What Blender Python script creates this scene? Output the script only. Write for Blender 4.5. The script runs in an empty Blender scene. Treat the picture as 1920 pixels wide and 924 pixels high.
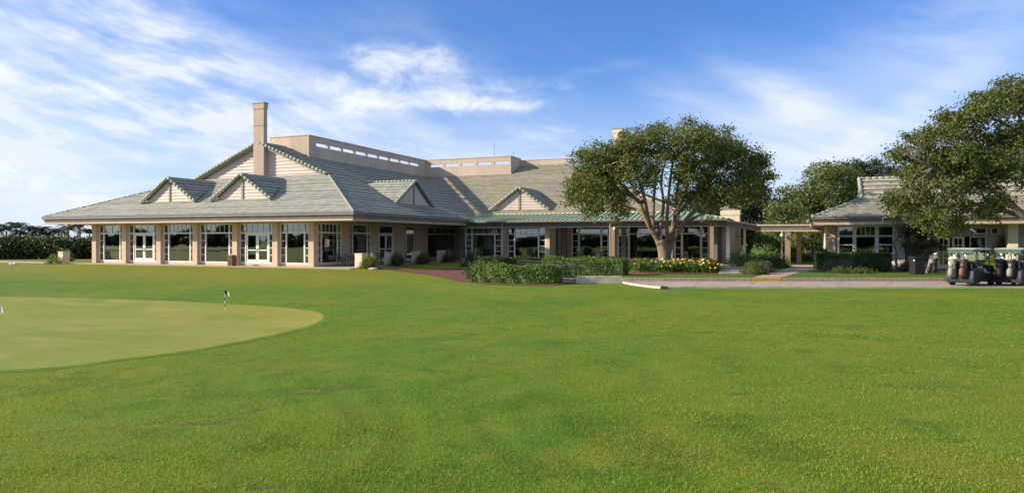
import bpy, math, random
import numpy as np
from mathutils import Vector
R = math.radians
sc = bpy.context.scene
COL = sc.collection
random.seed(4); rng = np.random.default_rng(4)

# ---------------------------------------------------------------- camera, sky, sun, exposure
F, CX, HY, EZ = 1280.0, 960.0, 449.0, 2.05       # 24 mm lens on a 1920 px wide frame, eye 2.05 m above the clubhouse floor
YAW = math.atan(517 / 1280.0); CA, SA = math.cos(YAW), math.sin(YAW)
cam = bpy.data.objects.new('camera', bpy.data.cameras.new('camera')); COL.objects.link(cam); sc.camera = cam
cam.location = (0, 0, EZ); cam.rotation_euler = (R(90), 0, YAW)
cam.data.lens = 24; cam.data.sensor_width = 36; cam.data.shift_y = -13 / 1920.0
cam.data.clip_end = 5000; cam.data.clip_start = .1

SUN_AZ, SUN_EL = R(63), R(24)                     # 65 deg from -Y towards -X
S = Vector((-math.sin(SUN_AZ) * math.cos(SUN_EL), -math.cos(SUN_AZ) * math.cos(SUN_EL), math.sin(SUN_EL)))
sun = bpy.data.objects.new('sun', bpy.data.lights.new('sun', 'SUN')); COL.objects.link(sun)
sun.data.energy = 4.8; sun.data.angle = R(.6); sun.data.color = (1, .85, .66)
sun.rotation_euler = S.to_track_quat('Z', 'Y').to_euler()
sun.location = (-30, -10, 40)

world = bpy.data.worlds.new('World'); sc.world = world; world.use_nodes = True
sc.view_settings.view_transform = 'Standard'; sc.view_settings.look = 'None'
sc.view_settings.gamma = 1; sc.view_settings.use_curve_mapping = False
sc.view_settings.exposure = .78


class NT:
    """small node-tree helper"""
    def __init__(s, tree): s.t = tree; s.n = tree.nodes; s.l = tree.links
    def new(s, kind, **kw):
        n = s.n.new(kind)
        for k, v in kw.items(): setattr(n, k, v)
        return n
    def put(s, sock, v):
        if isinstance(v, bpy.types.NodeSocket): s.l.new(v, sock)
        else:
            if isinstance(v, (tuple, list)) and len(v) == 3 and len(getattr(sock, 'default_value', [0])) == 4: v = (*v, 1)
            sock.default_value = v
    def math(s, op, a, b=0.0, c=None, clamp=False):
        n = s.new('ShaderNodeMath', operation=op, use_clamp=clamp); s.put(n.inputs[0], a); s.put(n.inputs[1], b)
        if c is not None: s.put(n.inputs[2], c)
        return n.outputs[0]
    def vmath(s, op, a, b=(0, 0, 0)):
        n = s.new('ShaderNodeVectorMath', operation=op); s.put(n.inputs[0], a); s.put(n.inputs[1], b)
        return n.outputs[1] if op in ('DOT_PRODUCT', 'LENGTH', 'DISTANCE') else n.outputs[0]
    def mix(s, f, a, b, blend='MIX'):
        n = s.new('ShaderNodeMix', data_type='RGBA', blend_type=blend); s.put(n.inputs[0], f); s.put(n.inputs[6], a); s.put(n.inputs[7], b)
        return n.outputs[2]
    def noise(s, vec, scale, detail=4, rough=.55, dist=0.0, lac=2.0):
        n = s.new('ShaderNodeTexNoise'); s.put(n.inputs['Vector'], vec)
        n.inputs['Scale'].default_value = scale; n.inputs['Detail'].default_value = detail
        n.inputs['Roughness'].default_value = rough; n.inputs['Distortion'].default_value = dist
        n.inputs['Lacunarity'].default_value = lac
        return n.outputs[0]
    def ramp(s, v, lo, hi, a=0.0, b=1.0, smooth=True):
        n = s.new('ShaderNodeMapRange', interpolation_type='SMOOTHSTEP' if smooth else 'LINEAR'); s.put(n.inputs[0], v)
        for i, q in enumerate((lo, hi, a, b)): s.put(n.inputs[1 + i], q)
        return n.outputs[0]
    def combine(s, x, y, z):
        n = s.new('ShaderNodeCombineXYZ'); s.put(n.inputs[0], x); s.put(n.inputs[1], y); s.put(n.inputs[2], z); return n.outputs[0]
    def sep(s, v):
        n = s.new('ShaderNodeSeparateXYZ'); s.put(n.inputs[0], v); return n.outputs


def build_sky():
    w = NT(world.node_tree); bg = w.n['Background']
    sky = w.new('ShaderNodeTexSky', sky_type='NISHITA', sun_disc=False)
    sky.sun_elevation = SUN_EL; sky.sun_rotation = math.atan2(S.x, S.y)
    sky.altitude = 0; sky.air_density = 1.0; sky.dust_density = .6; sky.ozone_density = 2.2
    d = w.vmath('NORMALIZE', w.new('ShaderNodeTexCoord').outputs['Generated'])
    x, y, z = w.sep(d)
    az = w.math('ARCTAN2', x, y); el = w.math('ARCSINE', z)       # compass bearing and height of the view direction
    zz = w.math('MAXIMUM', z, 0.0)
    den = w.math('ADD', zz, .16)
    px, py = w.math('DIVIDE', x, den), w.math('DIVIDE', y, den)   # position on the cloud layer
    # the wind draws the cirrus out along one direction
    ca, sa = math.cos(R(28)), math.sin(R(28))
    u = w.math('ADD', w.math('MULTIPLY', px, ca), w.math('MULTIPLY', py, sa))
    v = w.math('SUBTRACT', w.math('MULTIPLY', py, ca), w.math('MULTIPLY', px, sa))
    p = w.combine(w.math('MULTIPLY', u, .34), v, 0.0)
    warp = w.noise(w.combine(u, v, 3.0), .55, 3)
    p = w.vmath('ADD', p, w.combine(w.math('MULTIPLY', warp, .5), w.math('MULTIPLY', warp, .3), 0.0))
    fine = w.noise(p, 1.5, 9, .62)
    puffy = w.noise(w.combine(px, w.math('MULTIPLY', py, 1.3), 7.0), 1.6, 8, .58, .3)
    H0 = -YAW

    def blob(pxx, pyy, wx, wy, tilt=0.0):                         # a patch of the layer: bearing and height of its middle, half sizes
        a0 = H0 + math.atan((pxx - CX) / F); k = math.cos(math.atan((pxx - CX) / F)); e0 = math.atan((HY - pyy) / F * k)
        sx, sy = wx / F * k * k, wy / F * k
        da = w.math('SUBTRACT', az, a0); de = w.math('SUBTRACT', el, e0)
        ct, st = math.cos(R(tilt)), math.sin(R(tilt))
        ra = w.math('DIVIDE', w.math('ADD', w.math('MULTIPLY', da, ct), w.math('MULTIPLY', de, st)), sx)
        rb = w.math('DIVIDE', w.math('SUBTRACT', w.math('MULTIPLY', de, ct), w.math('MULTIPLY', da, st)), sy)
        q = w.math('ADD', w.math('MULTIPLY', ra, ra), w.math('MULTIPLY', rb, rb))
        return w.math('EXPONENT', w.math('MULTIPLY', q, -1.0))
    total = None
    for args, amp in (((40, 250, 520, 210, -14), 1.25), ((300, 70, 300, 85, -24), 1.1), ((440, 240, 300, 90, -8), .8),
                      ((750, 300, 420, 70, 0), .75),
                      ((1460, 170, 150, 40, -28), .62), ((1300, 190, 110, 30, -24), .5), ((1680, 230, 220, 34, 32), .55), ((1480, 235, 90, 60, -40), .4),
                      ((1790, 70, 280, 90, 10), .5), ((1080, 138, 90, 9, 8), .35), ((1560, 290, 380, 75, 0), .6), ((780, 120, 220, 90, 0), .35)):
        b = w.math('MULTIPLY', blob(*args), amp); total = b if total is None else w.math('ADD', total, b)
    c1, s1 = math.cos(R(-13)), math.sin(R(-13))
    sa1 = w.math('ADD', w.math('MULTIPLY', az, c1), w.math('MULTIPLY', el, s1)); sb1 = w.math('SUBTRACT', w.math('MULTIPLY', el, c1), w.math('MULTIPLY', az, s1))
    wv = w.noise(w.combine(az, el, 5.0), 4, 3, .5)
    streak = w.noise(w.combine(w.math('MULTIPLY', sa1, 3.0), w.math('ADD', w.math('MULTIPLY', sb1, 11.0), w.math('MULTIPLY', wv, .55)), 1.0), 1.5, 9, .62)
    curd = w.noise(w.combine(w.math('MULTIPLY', az, 1.0), w.math('MULTIPLY', el, 1.9), 2.0), 16, 8, .66, .4)
    tex = w.math('ADD', w.math('MULTIPLY', fine, .35), w.math('MULTIPLY', streak, .65))
    veil = w.math('MULTIPLY', total, w.ramp(tex, .34, .62, .12, 1.05), clamp=True)
    pt = None
    for args, amp in (((735, 112, 100, 50, 0), 1.0), ((830, 118, 40, 30, 0), .7), ((850, 186, 200, 30, 3), 1.05), ((605, 150, 60, 22, -8), .8), ((670, 200, 110, 22, 0), .75),
                      ((950, 200, 90, 10, 0), .7), ((110, 160, 260, 24, -8), .6), ((60, 50, 110, 16, -12), .7), ((330, 195, 200, 20, -4), .6),
                      ((1010, 252, 120, 22, 0), .5), ((100, 350, 330, 50, 0), .45)):
        b = w.math('MULTIPLY', blob(*args), amp); pt = b if pt is None else w.math('ADD', pt, b)
    lump = w.math('ADD', w.math('MULTIPLY', w.math('SUBTRACT', puffy, .5), 1.1), w.math('MULTIPLY', w.math('SUBTRACT', curd, .5), 1.9))
    puff = w.ramp(w.math('ADD', w.math('MULTIPLY', pt, .75), lump), .10, 1.25, 0, .82)
    puff = w.math('MULTIPLY', puff, w.ramp(pt, .05, .4))
    low = w.ramp(el, .0, .27, .62, 0.0)
    ahead = w.vmath('DOT_PRODUCT', d, (-SA, CA, 0.0))
    away = w.ramp(ahead, .45, -.1)                                # extra veil behind the viewer, added to whiten the fill light
    sparse = w.math('ADD', w.math('MULTIPLY', w.ramp(fine, .5, .8), .12), w.math('MULTIPLY', away, w.ramp(fine, .3, .7, .25, .8)))
    cover = w.math('SUBTRACT', 1.0, w.math('MULTIPLY', w.math('SUBTRACT', 1.0, veil), w.math('MULTIPLY', w.math('SUBTRACT', 1.0, puff),
                   w.math('MULTIPLY', w.math('SUBTRACT', 1.0, low), w.math('SUBTRACT', 1.0, sparse)))))
    cover = w.math('MULTIPLY', cover, .93)
    blue = w.mix(1.0, sky.outputs[0], (.36, .575, .93), 'MULTIPLY')
    white = w.mix(w.ramp(w.math('ADD', puff, w.math('MULTIPLY', veil, .3)), 0, 1), (3.9, 4.25, 4.95), (5.4, 5.4, 5.55))
    w.put(bg.inputs[0], w.mix(cover, blue, white)); bg.inputs[1].default_value = .122
build_sky()


def D(px, d, y=None, z=0.0):
    """a measured direction and distance -> a point of the place"""
    r = (px - CX) / F
    if y is not None: z = EZ + (HY - y) * d / F
    return Vector(((r * CA - SA) * d, (r * SA + CA) * d, z))
def XY(px, Y):                                    # X where a measured direction meets the wall plane at Y
    r = (px - CX) / F; return (r * CA - SA) / (r * SA + CA) * Y
def YX(px, X):
    r = (px - CX) / F; return (r * SA + CA) / (r * CA - SA) * X
def sstep(a, b, x):
    t = np.clip((x - a) / (b - a), 0, 1); return t * t * (3 - 2 * t)


def height(x, y):
    """the lay of the land, metres above the clubhouse floor"""
    x = np.asarray(x, float); y = np.asarray(y, float); r = np.hypot(x, y)
    z = .32 + (-.27 - .32) * sstep(4, 27, r)
    z = z - .42 * np.exp(-((x + 23) / 15.) ** 2 - ((y - 17) / 10.) ** 2)
    z = z + .06 * np.sin(x * .36 + y * .23 + .8 * np.sin(y * .3)) * sstep(5, 12, r) * (1 - sstep(24, 31, r)) + .035 * np.sin(x * .31 + y * .17) * sstep(3, 10, r) * (1 - sstep(22, 30, r)) + .025 * np.sin(x * .13 - y * .41 + 2) * (1 - sstep(22, 30, r))
    fade = sstep(2, 5, r) * (1 - sstep(24, 30, r)) * (1 - np.exp(-np.maximum(0, ((x + 26) / 16.) ** 2 + ((y - 16) / 9.5) ** 2 - 1) * 1.2))
    wx, wy = x + .6 * np.sin(y * 1.3 + x * .4), y + .6 * np.sin(x * 1.1 - y * .5)
    z = z + fade * (.013 * np.sin(wx * 3.1 + 1.3 * wy) * np.sin(wy * 2.7 - .6 * wx) + .008 * np.sin(wx * 6.7 - wy * 3.9) * np.sin(wy * 7.3 + wx * 2.1) + .02 * np.sin(wx * 1.15 + .4) * np.sin(wy * 1.6))
    def rect(x0, x1, y0, y1): return np.hypot(np.maximum(np.maximum(x0 - x, x - x1), 0), np.maximum(np.maximum(y0 - y, y - y1), 0))
    p = np.maximum(1 - sstep(.3, 8.0, rect(-78, -29.6, 40.3, 82)), 1 - sstep(1, 9, rect(-30, 40, 50, 90)))
    z = z * (1 - p) - .06 * p
    return z - .7 * sstep(95, 150, r)
def hz(x, y): return float(height(x, y))
def hit(px, y):
    """where a measured direction meets the ground"""
    d = 30.0
    for _ in range(60):
        q = D(px, d); d = .5 * d + .5 * (EZ - hz(q.x, q.y)) * F / (y - HY)
    q = D(px, d); return Vector((q.x, q.y, hz(q.x, q.y)))


# ---------------------------------------------------------------- materials
MATS = {}
def mat(name, col, rough=.7, var=.12, scale=1.5, bump=0.0, bscale=20, metal=0.0, spec=.4, col2=None, streak=False):
    m = bpy.data.materials.new(name); m.use_nodes = True; t = NT(m.node_tree); b = t.n['Principled BSDF']
    co = t.new('ShaderNodeTexCoord').outputs['Object']
    c2 = col2 or tuple(c * (1 - 2 * var) for c in col)
    v = t.vmath('MULTIPLY', co, (1, 1, .25)) if streak else co
    f = t.ramp(t.noise(v, scale, 6, .6), .3, .7)
    f2 = t.noise(co, scale * 9, 3)
    c = t.mix(f, col, c2); c = t.mix(t.ramp(f2, .3, .7, 0, .35), c, tuple(min(1, x * 1.12) for x in col))
    t.put(b.inputs['Base Color'], c)
    b.inputs['Roughness'].default_value = rough; b.inputs['Metallic'].default_value = metal; b.inputs['Specular IOR Level'].default_value = spec
    if bump:
        bn = t.new('ShaderNodeBump'); bn.inputs['Strength'].default_value = bump; bn.inputs['Distance'].default_value = .02
        t.put(bn.inputs['Height'], t.noise(co, bscale, 5)); t.put(b.inputs['Normal'], bn.outputs[0])
    MATS[name] = m; return m


def leaf_mat(name, a, b_, c_, trans=.3, rough=.55):
    """a, b_ young and old leaves, c_ the odd yellow or brown one; the choice is stored per leaf"""
    m = bpy.data.materials.new(name); m.use_nodes = True; t = NT(m.node_tree); p = t.n['Principled BSDF']; out = t.n['Material Output']
    r = t.new('ShaderNodeAttribute', attribute_name='rnd').outputs['Fac']; k = t.new('ShaderNodeAttribute', attribute_name='clump').outputs['Fac']
    c = t.mix(k, a, b_); c = t.mix(t.ramp(r, .0, 1.0, 0, .5), c, a); c = t.mix(t.ramp(r, .91, .99), c, c_)
    t.put(p.inputs['Base Color'], c); p.inputs['Roughness'].default_value = rough; p.inputs['Specular IOR Level'].default_value = .35
    tr = t.new('ShaderNodeBsdfTranslucent'); t.put(tr.inputs[0], t.mix(.5, c, (.22, .26, .03)))
    mx = t.new('ShaderNodeMixShader'); mx.inputs[0].default_value = trans
    t.l.new(p.outputs[0], mx.inputs[1]); t.l.new(tr.outputs[0], mx.inputs[2]); t.l.new(mx.outputs[0], out.inputs[0])
    MATS[name] = m; return m


def roof_mat(name, col, lich=(.30, .31, .14), amount=.3, lip=(.62, .66, .55), lipf=.6, step=.5):
    m = bpy.data.materials.new(name); m.use_nodes = True; t = NT(m.node_tree); b = t.n['Principled BSDF']
    uv = t.new('ShaderNodeUVMap').outputs[0]; co = t.new('ShaderNodeTexCoord').outputs['Object']
    u, v, _ = t.sep(uv)
    row = t.math('FLOOR', t.math('DIVIDE', v, step)); fr = t.math('FRACT', t.math('DIVIDE', v, step))
    cu = t.math('ADD', t.math('DIVIDE', u, .33), t.math('MULTIPLY', row, .5))
    cell = t.combine(t.math('FLOOR', cu), row, 0.0)
    wn = t.new('ShaderNodeTexWhiteNoise', noise_dimensions='2D'); t.put(wn.inputs[0], cell)
    big = t.noise(co, .35, 5, .6); mid = t.noise(co, 2.2, 5, .6)
    c = t.mix(t.ramp(wn.outputs[0], 0, 1), tuple(x * .72 for x in col), tuple(x * 1.22 for x in col))
    c = t.mix(t.math('MULTIPLY', t.ramp(big, .42, .68), amount), c, lich)
    c = t.mix(t.ramp(mid, .5, .75, 0, .5), c, tuple(x * .55 for x in col))
    lip_highlight = t.math('MULTIPLY', t.ramp(fr, .34, .20), t.ramp(t.noise(t.vmath('MULTIPLY', uv, (1, 3, 1)), .55, 5, .65), .34, .60, .15, lipf))
    c = t.mix(lip_highlight, c, lip)  # sunlit highlight painted along the lower lip of each course
    c = t.mix(t.ramp(fr, .62, .95, 0, .45), c, tuple(x * .42 for x in col))  # shade below the next lip, painted into the upper part of the course
    joint = t.math('ABSOLUTE', t.math('SUBTRACT', t.math('FRACT', cu), .5))
    c = t.mix(t.ramp(joint, .455, .49, 0, .6), c, tuple(x * .35 for x in col))
    t.put(b.inputs['Base Color'], c); b.inputs['Roughness'].default_value = .75; b.inputs['Specular IOR Level'].default_value = .3
    MATS[name] = m; return m


def glass_mat(name, tint=(.86, .93, .90), refl=1.0):
    m = bpy.data.materials.new(name); m.use_nodes = True; t = NT(m.node_tree); out = t.n['Material Output']
    g = t.new('ShaderNodeBsdfGlossy'); g.inputs['Roughness'].default_value = .02; g.inputs[0].default_value = (refl, refl, refl, 1)
    tr = t.new('ShaderNodeBsdfTransparent'); tr.inputs[0].default_value = (*tint, 1)
    fr = t.new('ShaderNodeFresnel'); fr.inputs[0].default_value = 2.45
    co = t.new('ShaderNodeTexCoord').outputs['Object']
    bn = t.new('ShaderNodeBump'); bn.inputs['Strength'].default_value = .02; bn.inputs['Distance'].default_value = .05
    t.put(bn.inputs['Height'], t.noise(co, .9, 2)); t.l.new(bn.outputs[0], g.inputs['Normal'])
    mx = t.new('ShaderNodeMixShader'); t.put(mx.inputs[0], t.math('MULTIPLY', fr.outputs[0], 1.15, clamp=True))
    t.l.new(tr.outputs[0], mx.inputs[1]); t.l.new(g.outputs[0], mx.inputs[2]); t.l.new(mx.outputs[0], out.inputs[0])
    MATS[name] = m; return m


mat('stucco', (.62, .465, .335), .85, .10, .8, .25, 60, streak=True)
mat('parapet', (.52, .425, .34), .85, .12, .5, .2, 60, streak=True)
mat('chimney', (.46, .365, .295), .85, .12, .7, .2, 60, streak=True)
mat('cream', (.70, .60, .44), .8, .08, 1.2, .15, 60)
mat('planter_cream', (.72, .63, .47), .8, .1, 2, .2, 40)
mat('white_paint', (.80, .80, .75), .45, .04, 2)
mat('siding', (.53, .45, .40), .6, .06, 2)
mat('trim', (.27, .24, .19), .6, .1, 2)
mat('fascia_dark', (.17, .155, .14), .5, .15, 1.5, streak=False)
mat('fascia_cream', (.50, .40, .31), .6, .08, 1.5)
mat('beam_grey', (.16, .145, .14), .6, .12, 1.5)
mat('post_wood', (.30, .225, .17), .7, .15, 2, .2, 30, streak=True)
mat('soffit', (.46, .35, .24), .8, .06, 1)
mat('shop_wall', (.40, .39, .35), .6, .08, 1.5)  # recess wall greyed, the tree's shade put into its colour
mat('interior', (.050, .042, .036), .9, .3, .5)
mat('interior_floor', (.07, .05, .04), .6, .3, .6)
mat('patio', (.42, .36, .29), .8, .12, 1.5, .1, 30)
mat('ridge_tile', (.34, .365, .275), .75, .2, 2.5)
mat('green_metal', (.24, .335, .195), .45, .12, 1.2, col2=(.34, .41, .27))
mat('black_iron', (.022, .022, .022), .45, .1, 4)
mat('dark_metal', (.03, .032, .03), .5, .2, 4)
mat('bin_brown', (.17, .075, .04), .6, .15, 5)
mat('bin_black', (.02, .019, .02), .5, .1, 5)
mat('concrete', (.40, .325, .25), .85, .12, .7, .15, 50, col2=(.29, .225, .175))
mat('kerb', (.42, .33, .25), .85, .15, 1.5, .2, 50)
mat('kerb_light', (.62, .55, .42), .85, .15, 1.5, .2, 50)
mat('kerb_yellow', (.62, .40, .075), .75, .15, 2.5, .2, 50)
mat('mulch', (.165, .060, .034), .95, .25, 3, 1.0, 14, col2=(.075, .027, .018))
mat('bark', (.245, .18, .125), .9, .25, 2.0, .8, 9, streak=True)
mat('bark_grey', (.20, .165, .13), .9, .25, 2.0, .8, 9, streak=True)
mat('cart_body', (.022, .028, .036), .55, .15, 3, spec=.25)
mat('cart_white', (.46, .47, .45), .45, .05, 3)
mat('cart_green', (.016, .065, .05), .5, .1, 3)
mat('rubber', (.02, .02, .02), .85, .1, 6)
mat('bag_cream', (.27, .25, .21), .7, .12, 6)
mat('bag_black', (.03, .03, .034), .6, .2, 6)
mat('bag_brown', (.18, .08, .05), .6, .2, 6)
mat('bag_yellow', (.50, .40, .08), .7, .2, 6)
mat('chrome', (.62, .62, .62), .25, .05, 5, metal=.9)
mat('seat_tan', (.09, .08, .07), .6, .1, 5)
mat('flag_white', (.8, .8, .78), .8, .03, 5)
mat('flag_dark', (.02, .02, .025), .8, .03, 5)
mat('lamp_white', (.82, .80, .74), .3, .03, 5)
mat('rock', (.42, .36, .28), .9, .2, 4, .5, 12)
mat('lump_white', (.74, .72, .66), .9, .1, 8)
mat('flower_orange', (.75, .16, .03), .6, .15, 9)
mat('flower_yellow', (.85, .62, .10), .6, .1, 9)
mat('flower_red', (.55, .05, .04), .6, .1, 9)
mat('flower_white', (.8, .78, .7), .6, .05, 9)
leaf_mat('leaf_oak', (.125, .155, .028), (.056, .080, .018), (.24, .17, .045), .28)
leaf_mat('leaf_oak_right', (.105, .135, .025), (.046, .070, .016), (.22, .15, .04), .25)
leaf_mat('leaf_back', (.125, .165, .030), (.058, .085, .018), (.17, .17, .04), .25)
leaf_mat('leaf_dark', (.030, .050, .014), (.018, .032, .010), (.05, .06, .02), .15)
leaf_mat('leaf_palm', (.024, .046, .018), (.014, .028, .012), (.05, .06, .02), .12)
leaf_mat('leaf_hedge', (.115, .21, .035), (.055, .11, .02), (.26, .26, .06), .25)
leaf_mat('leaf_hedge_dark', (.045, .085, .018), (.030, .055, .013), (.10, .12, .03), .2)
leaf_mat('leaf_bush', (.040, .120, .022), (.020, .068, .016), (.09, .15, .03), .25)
leaf_mat('leaf_round', (.095, .135, .03), (.05, .08, .02), (.2, .17, .06), .2)
leaf_mat('leaf_grey', (.13, .125, .085), (.085, .082, .06), (.2, .17, .14), .2)
leaf_mat('leaf_sage', (.20, .21, .11), (.12, .13, .07), (.3, .28, .16), .25)
leaf_mat('leaf_spike', (.26, .30, .07), (.12, .17, .04), (.50, .44, .12), .25)
leaf_mat('leaf_lily', (.10, .19, .03), (.06, .12, .02), (.28, .28, .05), .3)
leaf_mat('leaf_lime', (.32, .36, .04), (.16, .22, .03), (.5, .45, .06), .3)
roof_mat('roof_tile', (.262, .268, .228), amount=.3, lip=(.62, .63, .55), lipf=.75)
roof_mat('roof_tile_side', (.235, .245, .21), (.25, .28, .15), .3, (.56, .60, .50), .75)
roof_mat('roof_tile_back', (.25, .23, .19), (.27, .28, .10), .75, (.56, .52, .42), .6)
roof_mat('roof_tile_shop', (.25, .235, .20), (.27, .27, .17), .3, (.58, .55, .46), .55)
glass_mat('glass')


SPOTS = ((640, 727, .55, .13, 1.0), (585, 737, .5, .045, 1.0), (690, 724, .3, .08, .8), (820, 611, .8, .09, .9), (850, 617, .7, .06, .8), (1215, 604, .8, .14, .8), (1322, 622, .5, .14, .8), (430, 785, .5, .10, .8), (375, 795, .5, .08, .8),
         (485, 768, .22, .07, .8), (1390, 738, .35, .06, .8), (930, 620, .9, .07, .6), (290, 802, .5, .07, .6), (1150, 660, .9, .08, .5), (860, 700, .7, .05, .6), (500, 915, .3, .05, .9), (1450, 905, .25, .05, .8))
def ground_material(name, kind):
    m = bpy.data.materials.new(name); m.use_nodes = True; t = NT(m.node_tree); b = t.n['Principled BSDF']
    co = t.new('ShaderNodeNewGeometry').outputs['Position']
    b.inputs['Roughness'].default_value = .8; b.inputs['Specular IOR Level'].default_value = .12
    big = t.noise(co, .085, 4, .5, .6); mid = t.noise(t.vmath('ADD', co, (40, 9, 0)), .42, 5, .6, .5); small = t.noise(co, 2.3, 5, .65); tiny = t.noise(co, 22, 4, .7); grain = t.noise(co, 75, 3, .7)
    if kind == 'lawn':
        c = t.mix(t.ramp(big, .36, .64), (.098, .205, .012), (.185, .245, .016))
        c = t.mix(t.ramp(mid, .48, .70, 0, .65), c, (.25, .25, .026))
        c = t.mix(t.ramp(t.noise(t.vmath('ADD', co, (3, 77, 0)), .30, 5, .6, .8), .56, .70, 0, .8), c, (.058, .170, .012))
        c = t.mix(t.ramp(small, .50, .68, 0, .6), c, (.22, .225, .03)); c = t.mix(t.ramp(t.noise(t.vmath('ADD', co, (9, 5, 0)), 1.1, 6, .7), .52, .66, 0, .6), c, (.052, .135, .010))
        # scuffed, nearly bare patches where people walk and drag bags
        bare = None
        for (px, y, w, h, a) in SPOTS:
            q = hit(px, y); f = Vector((q.x, q.y, 0)).normalized()
            v = t.vmath('SUBTRACT', co, (q.x, q.y, 0))
            a1 = t.math('DIVIDE', t.vmath('DOT_PRODUCT', v, (CA, SA, 0)), w); a2 = t.math('DIVIDE', t.vmath('DOT_PRODUCT', v, (-SA, CA, 0)), h * 2.2)
            g = t.math('MULTIPLY', t.math('EXPONENT', t.math('MULTIPLY', t.math('ADD', t.math('MULTIPLY', a1, a1), t.math('MULTIPLY', a2, a2)), -1.0)), a)
            bare = g if bare is None else t.math('MAXIMUM', bare, g)
        bn_ = t.noise(t.vmath('MULTIPLY', co, (1, 1, 0)), 4.5, 6, .7)
        bm = t.ramp(t.math('MULTIPLY', bare, t.math('ADD', bn_, .1)), .34, .46, 0, .85)
        c = t.mix(bm, c, t.mix(t.ramp(tiny, .4, .6), (.15, .12, .045), (.07, .055, .024)))
        c = t.mix(t.ramp(tiny, .35, .72, 0, .34), c, (.20, .25, .035)); c = t.mix(t.ramp(grain, .42, .62, .42, 0), c, (.030, .075, .007))
        # more olive tint on the slope below the terrace
        x, y, z = t.sep(co)
        slope = t.math('MULTIPLY', t.ramp(y, 25, 33), t.ramp(x, -16, -26))
        c = t.mix(t.math('MULTIPLY', slope, t.ramp(mid, .3, .6, .45, .9)), c, (.200, .200, .020))
        hh, st, ds = t.math('ADD', t.math('MULTIPLY', grain, .6), t.math('MULTIPLY', tiny, .8)), .55, .03
    elif kind == 'green':
        c = t.mix(t.ramp(big, .35, .65), (.265, .26, .045), (.195, .235, .034))
        c = t.mix(t.ramp(t.noise(t.vmath('MULTIPLY', co, (.35, 1, 1)), .8, 6, .65, .6), .46, .66, 0, .7), c, (.32, .275, .07)); c = t.mix(t.ramp(mid, .50, .68, 0, .7), c, (.15, .225, .028)); c = t.mix(t.ramp(small, .45, .75, 0, .35), c, (.19, .23, .04)); c = t.mix(t.ramp(tiny, .4, .7, 0, .2), c, (.15, .18, .03))
        hh, st, ds = tiny, .25, .006
    else:
        c = t.mix(t.ramp(mid, .35, .65), (.085, .155, .018), (.13, .175, .03)); c = t.mix(t.ramp(tiny, .35, .7, 0, .5), c, (.035, .07, .01))
        hh, st, ds = tiny, .6, .04
    bn = t.new('ShaderNodeBump'); bn.inputs['Strength'].default_value = st; bn.inputs['Distance'].default_value = ds
    t.put(bn.inputs['Height'], hh); t.put(b.inputs['Normal'], bn.outputs[0]); t.put(b.inputs['Base Color'], c)
    MATS[name] = m; return m
mat('collar', (.115, .205, .014), .85, .15, 1.2, .4, 40, spec=.1)
ground_material('lawn', 'lawn'); ground_material('green', 'green'); ground_material('verge', 'verge')


def blade_mat():
    m = bpy.data.materials.new('grass_blade'); m.use_nodes = True; t = NT(m.node_tree); p = t.n['Principled BSDF']; out = t.n['Material Output']
    co = t.new('ShaderNodeNewGeometry').outputs['Position']
    r = t.new('ShaderNodeAttribute', attribute_name='rnd').outputs['Fac']
    big = t.noise(co, .085, 4, .5, .6); mid = t.noise(t.vmath('ADD', co, (40, 9, 0)), .42, 5, .6, .5)
    c = t.mix(t.ramp(big, .36, .64), (.15, .285, .020), (.285, .35, .028)); c = t.mix(t.ramp(mid, .48, .70, 0, .65), c, (.22, .235, .03))
    c = t.mix(t.ramp(t.noise(co, 2.3, 5, .65), .50, .68, 0, .6), c, (.33, .33, .05)); c = t.mix(t.ramp(t.noise(t.vmath('ADD', co, (9, 5, 0)), 1.1, 6, .7), .52, .66, 0, .6), c, (.11, .21, .016)); c = t.mix(t.ramp(r, 0, 1, 0, .45), c, (.10, .19, .014)); c = t.mix(t.ramp(r, .88, .96), c, (.44, .42, .14))
    t.put(p.inputs['Base Color'], c); p.inputs['Roughness'].default_value = .6; p.inputs['Specular IOR Level'].default_value = .2
    tr = t.new('ShaderNodeBsdfTranslucent'); t.put(tr.inputs[0], c); mx = t.new('ShaderNodeMixShader'); mx.inputs[0].default_value = .4
    t.l.new(p.outputs[0], mx.inputs[1]); t.l.new(tr.outputs[0], mx.inputs[2]); t.l.new(mx.outputs[0], out.inputs[0]); MATS['grass_blade'] = m
blade_mat()


# ---------------------------------------------------------------- object helpers
OFF = {}
def tag(o, label=None, cat=None, group=None, kind=None):
    if label: o['label'] = label
    if cat: o['category'] = cat
    if group: o['group'] = group
    if kind: o['kind'] = kind
    return o
def thing(name, loc, label, cat, group=None, rotz=0.0):
    o = bpy.data.objects.new(name, None); COL.objects.link(o); o.location = loc; o.rotation_euler = (0, 0, rotz)
    OFF[o.name] = Vector(loc) if rotz == 0 else Vector((0, 0, 0))
    return tag(o, label, cat, group)


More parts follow.
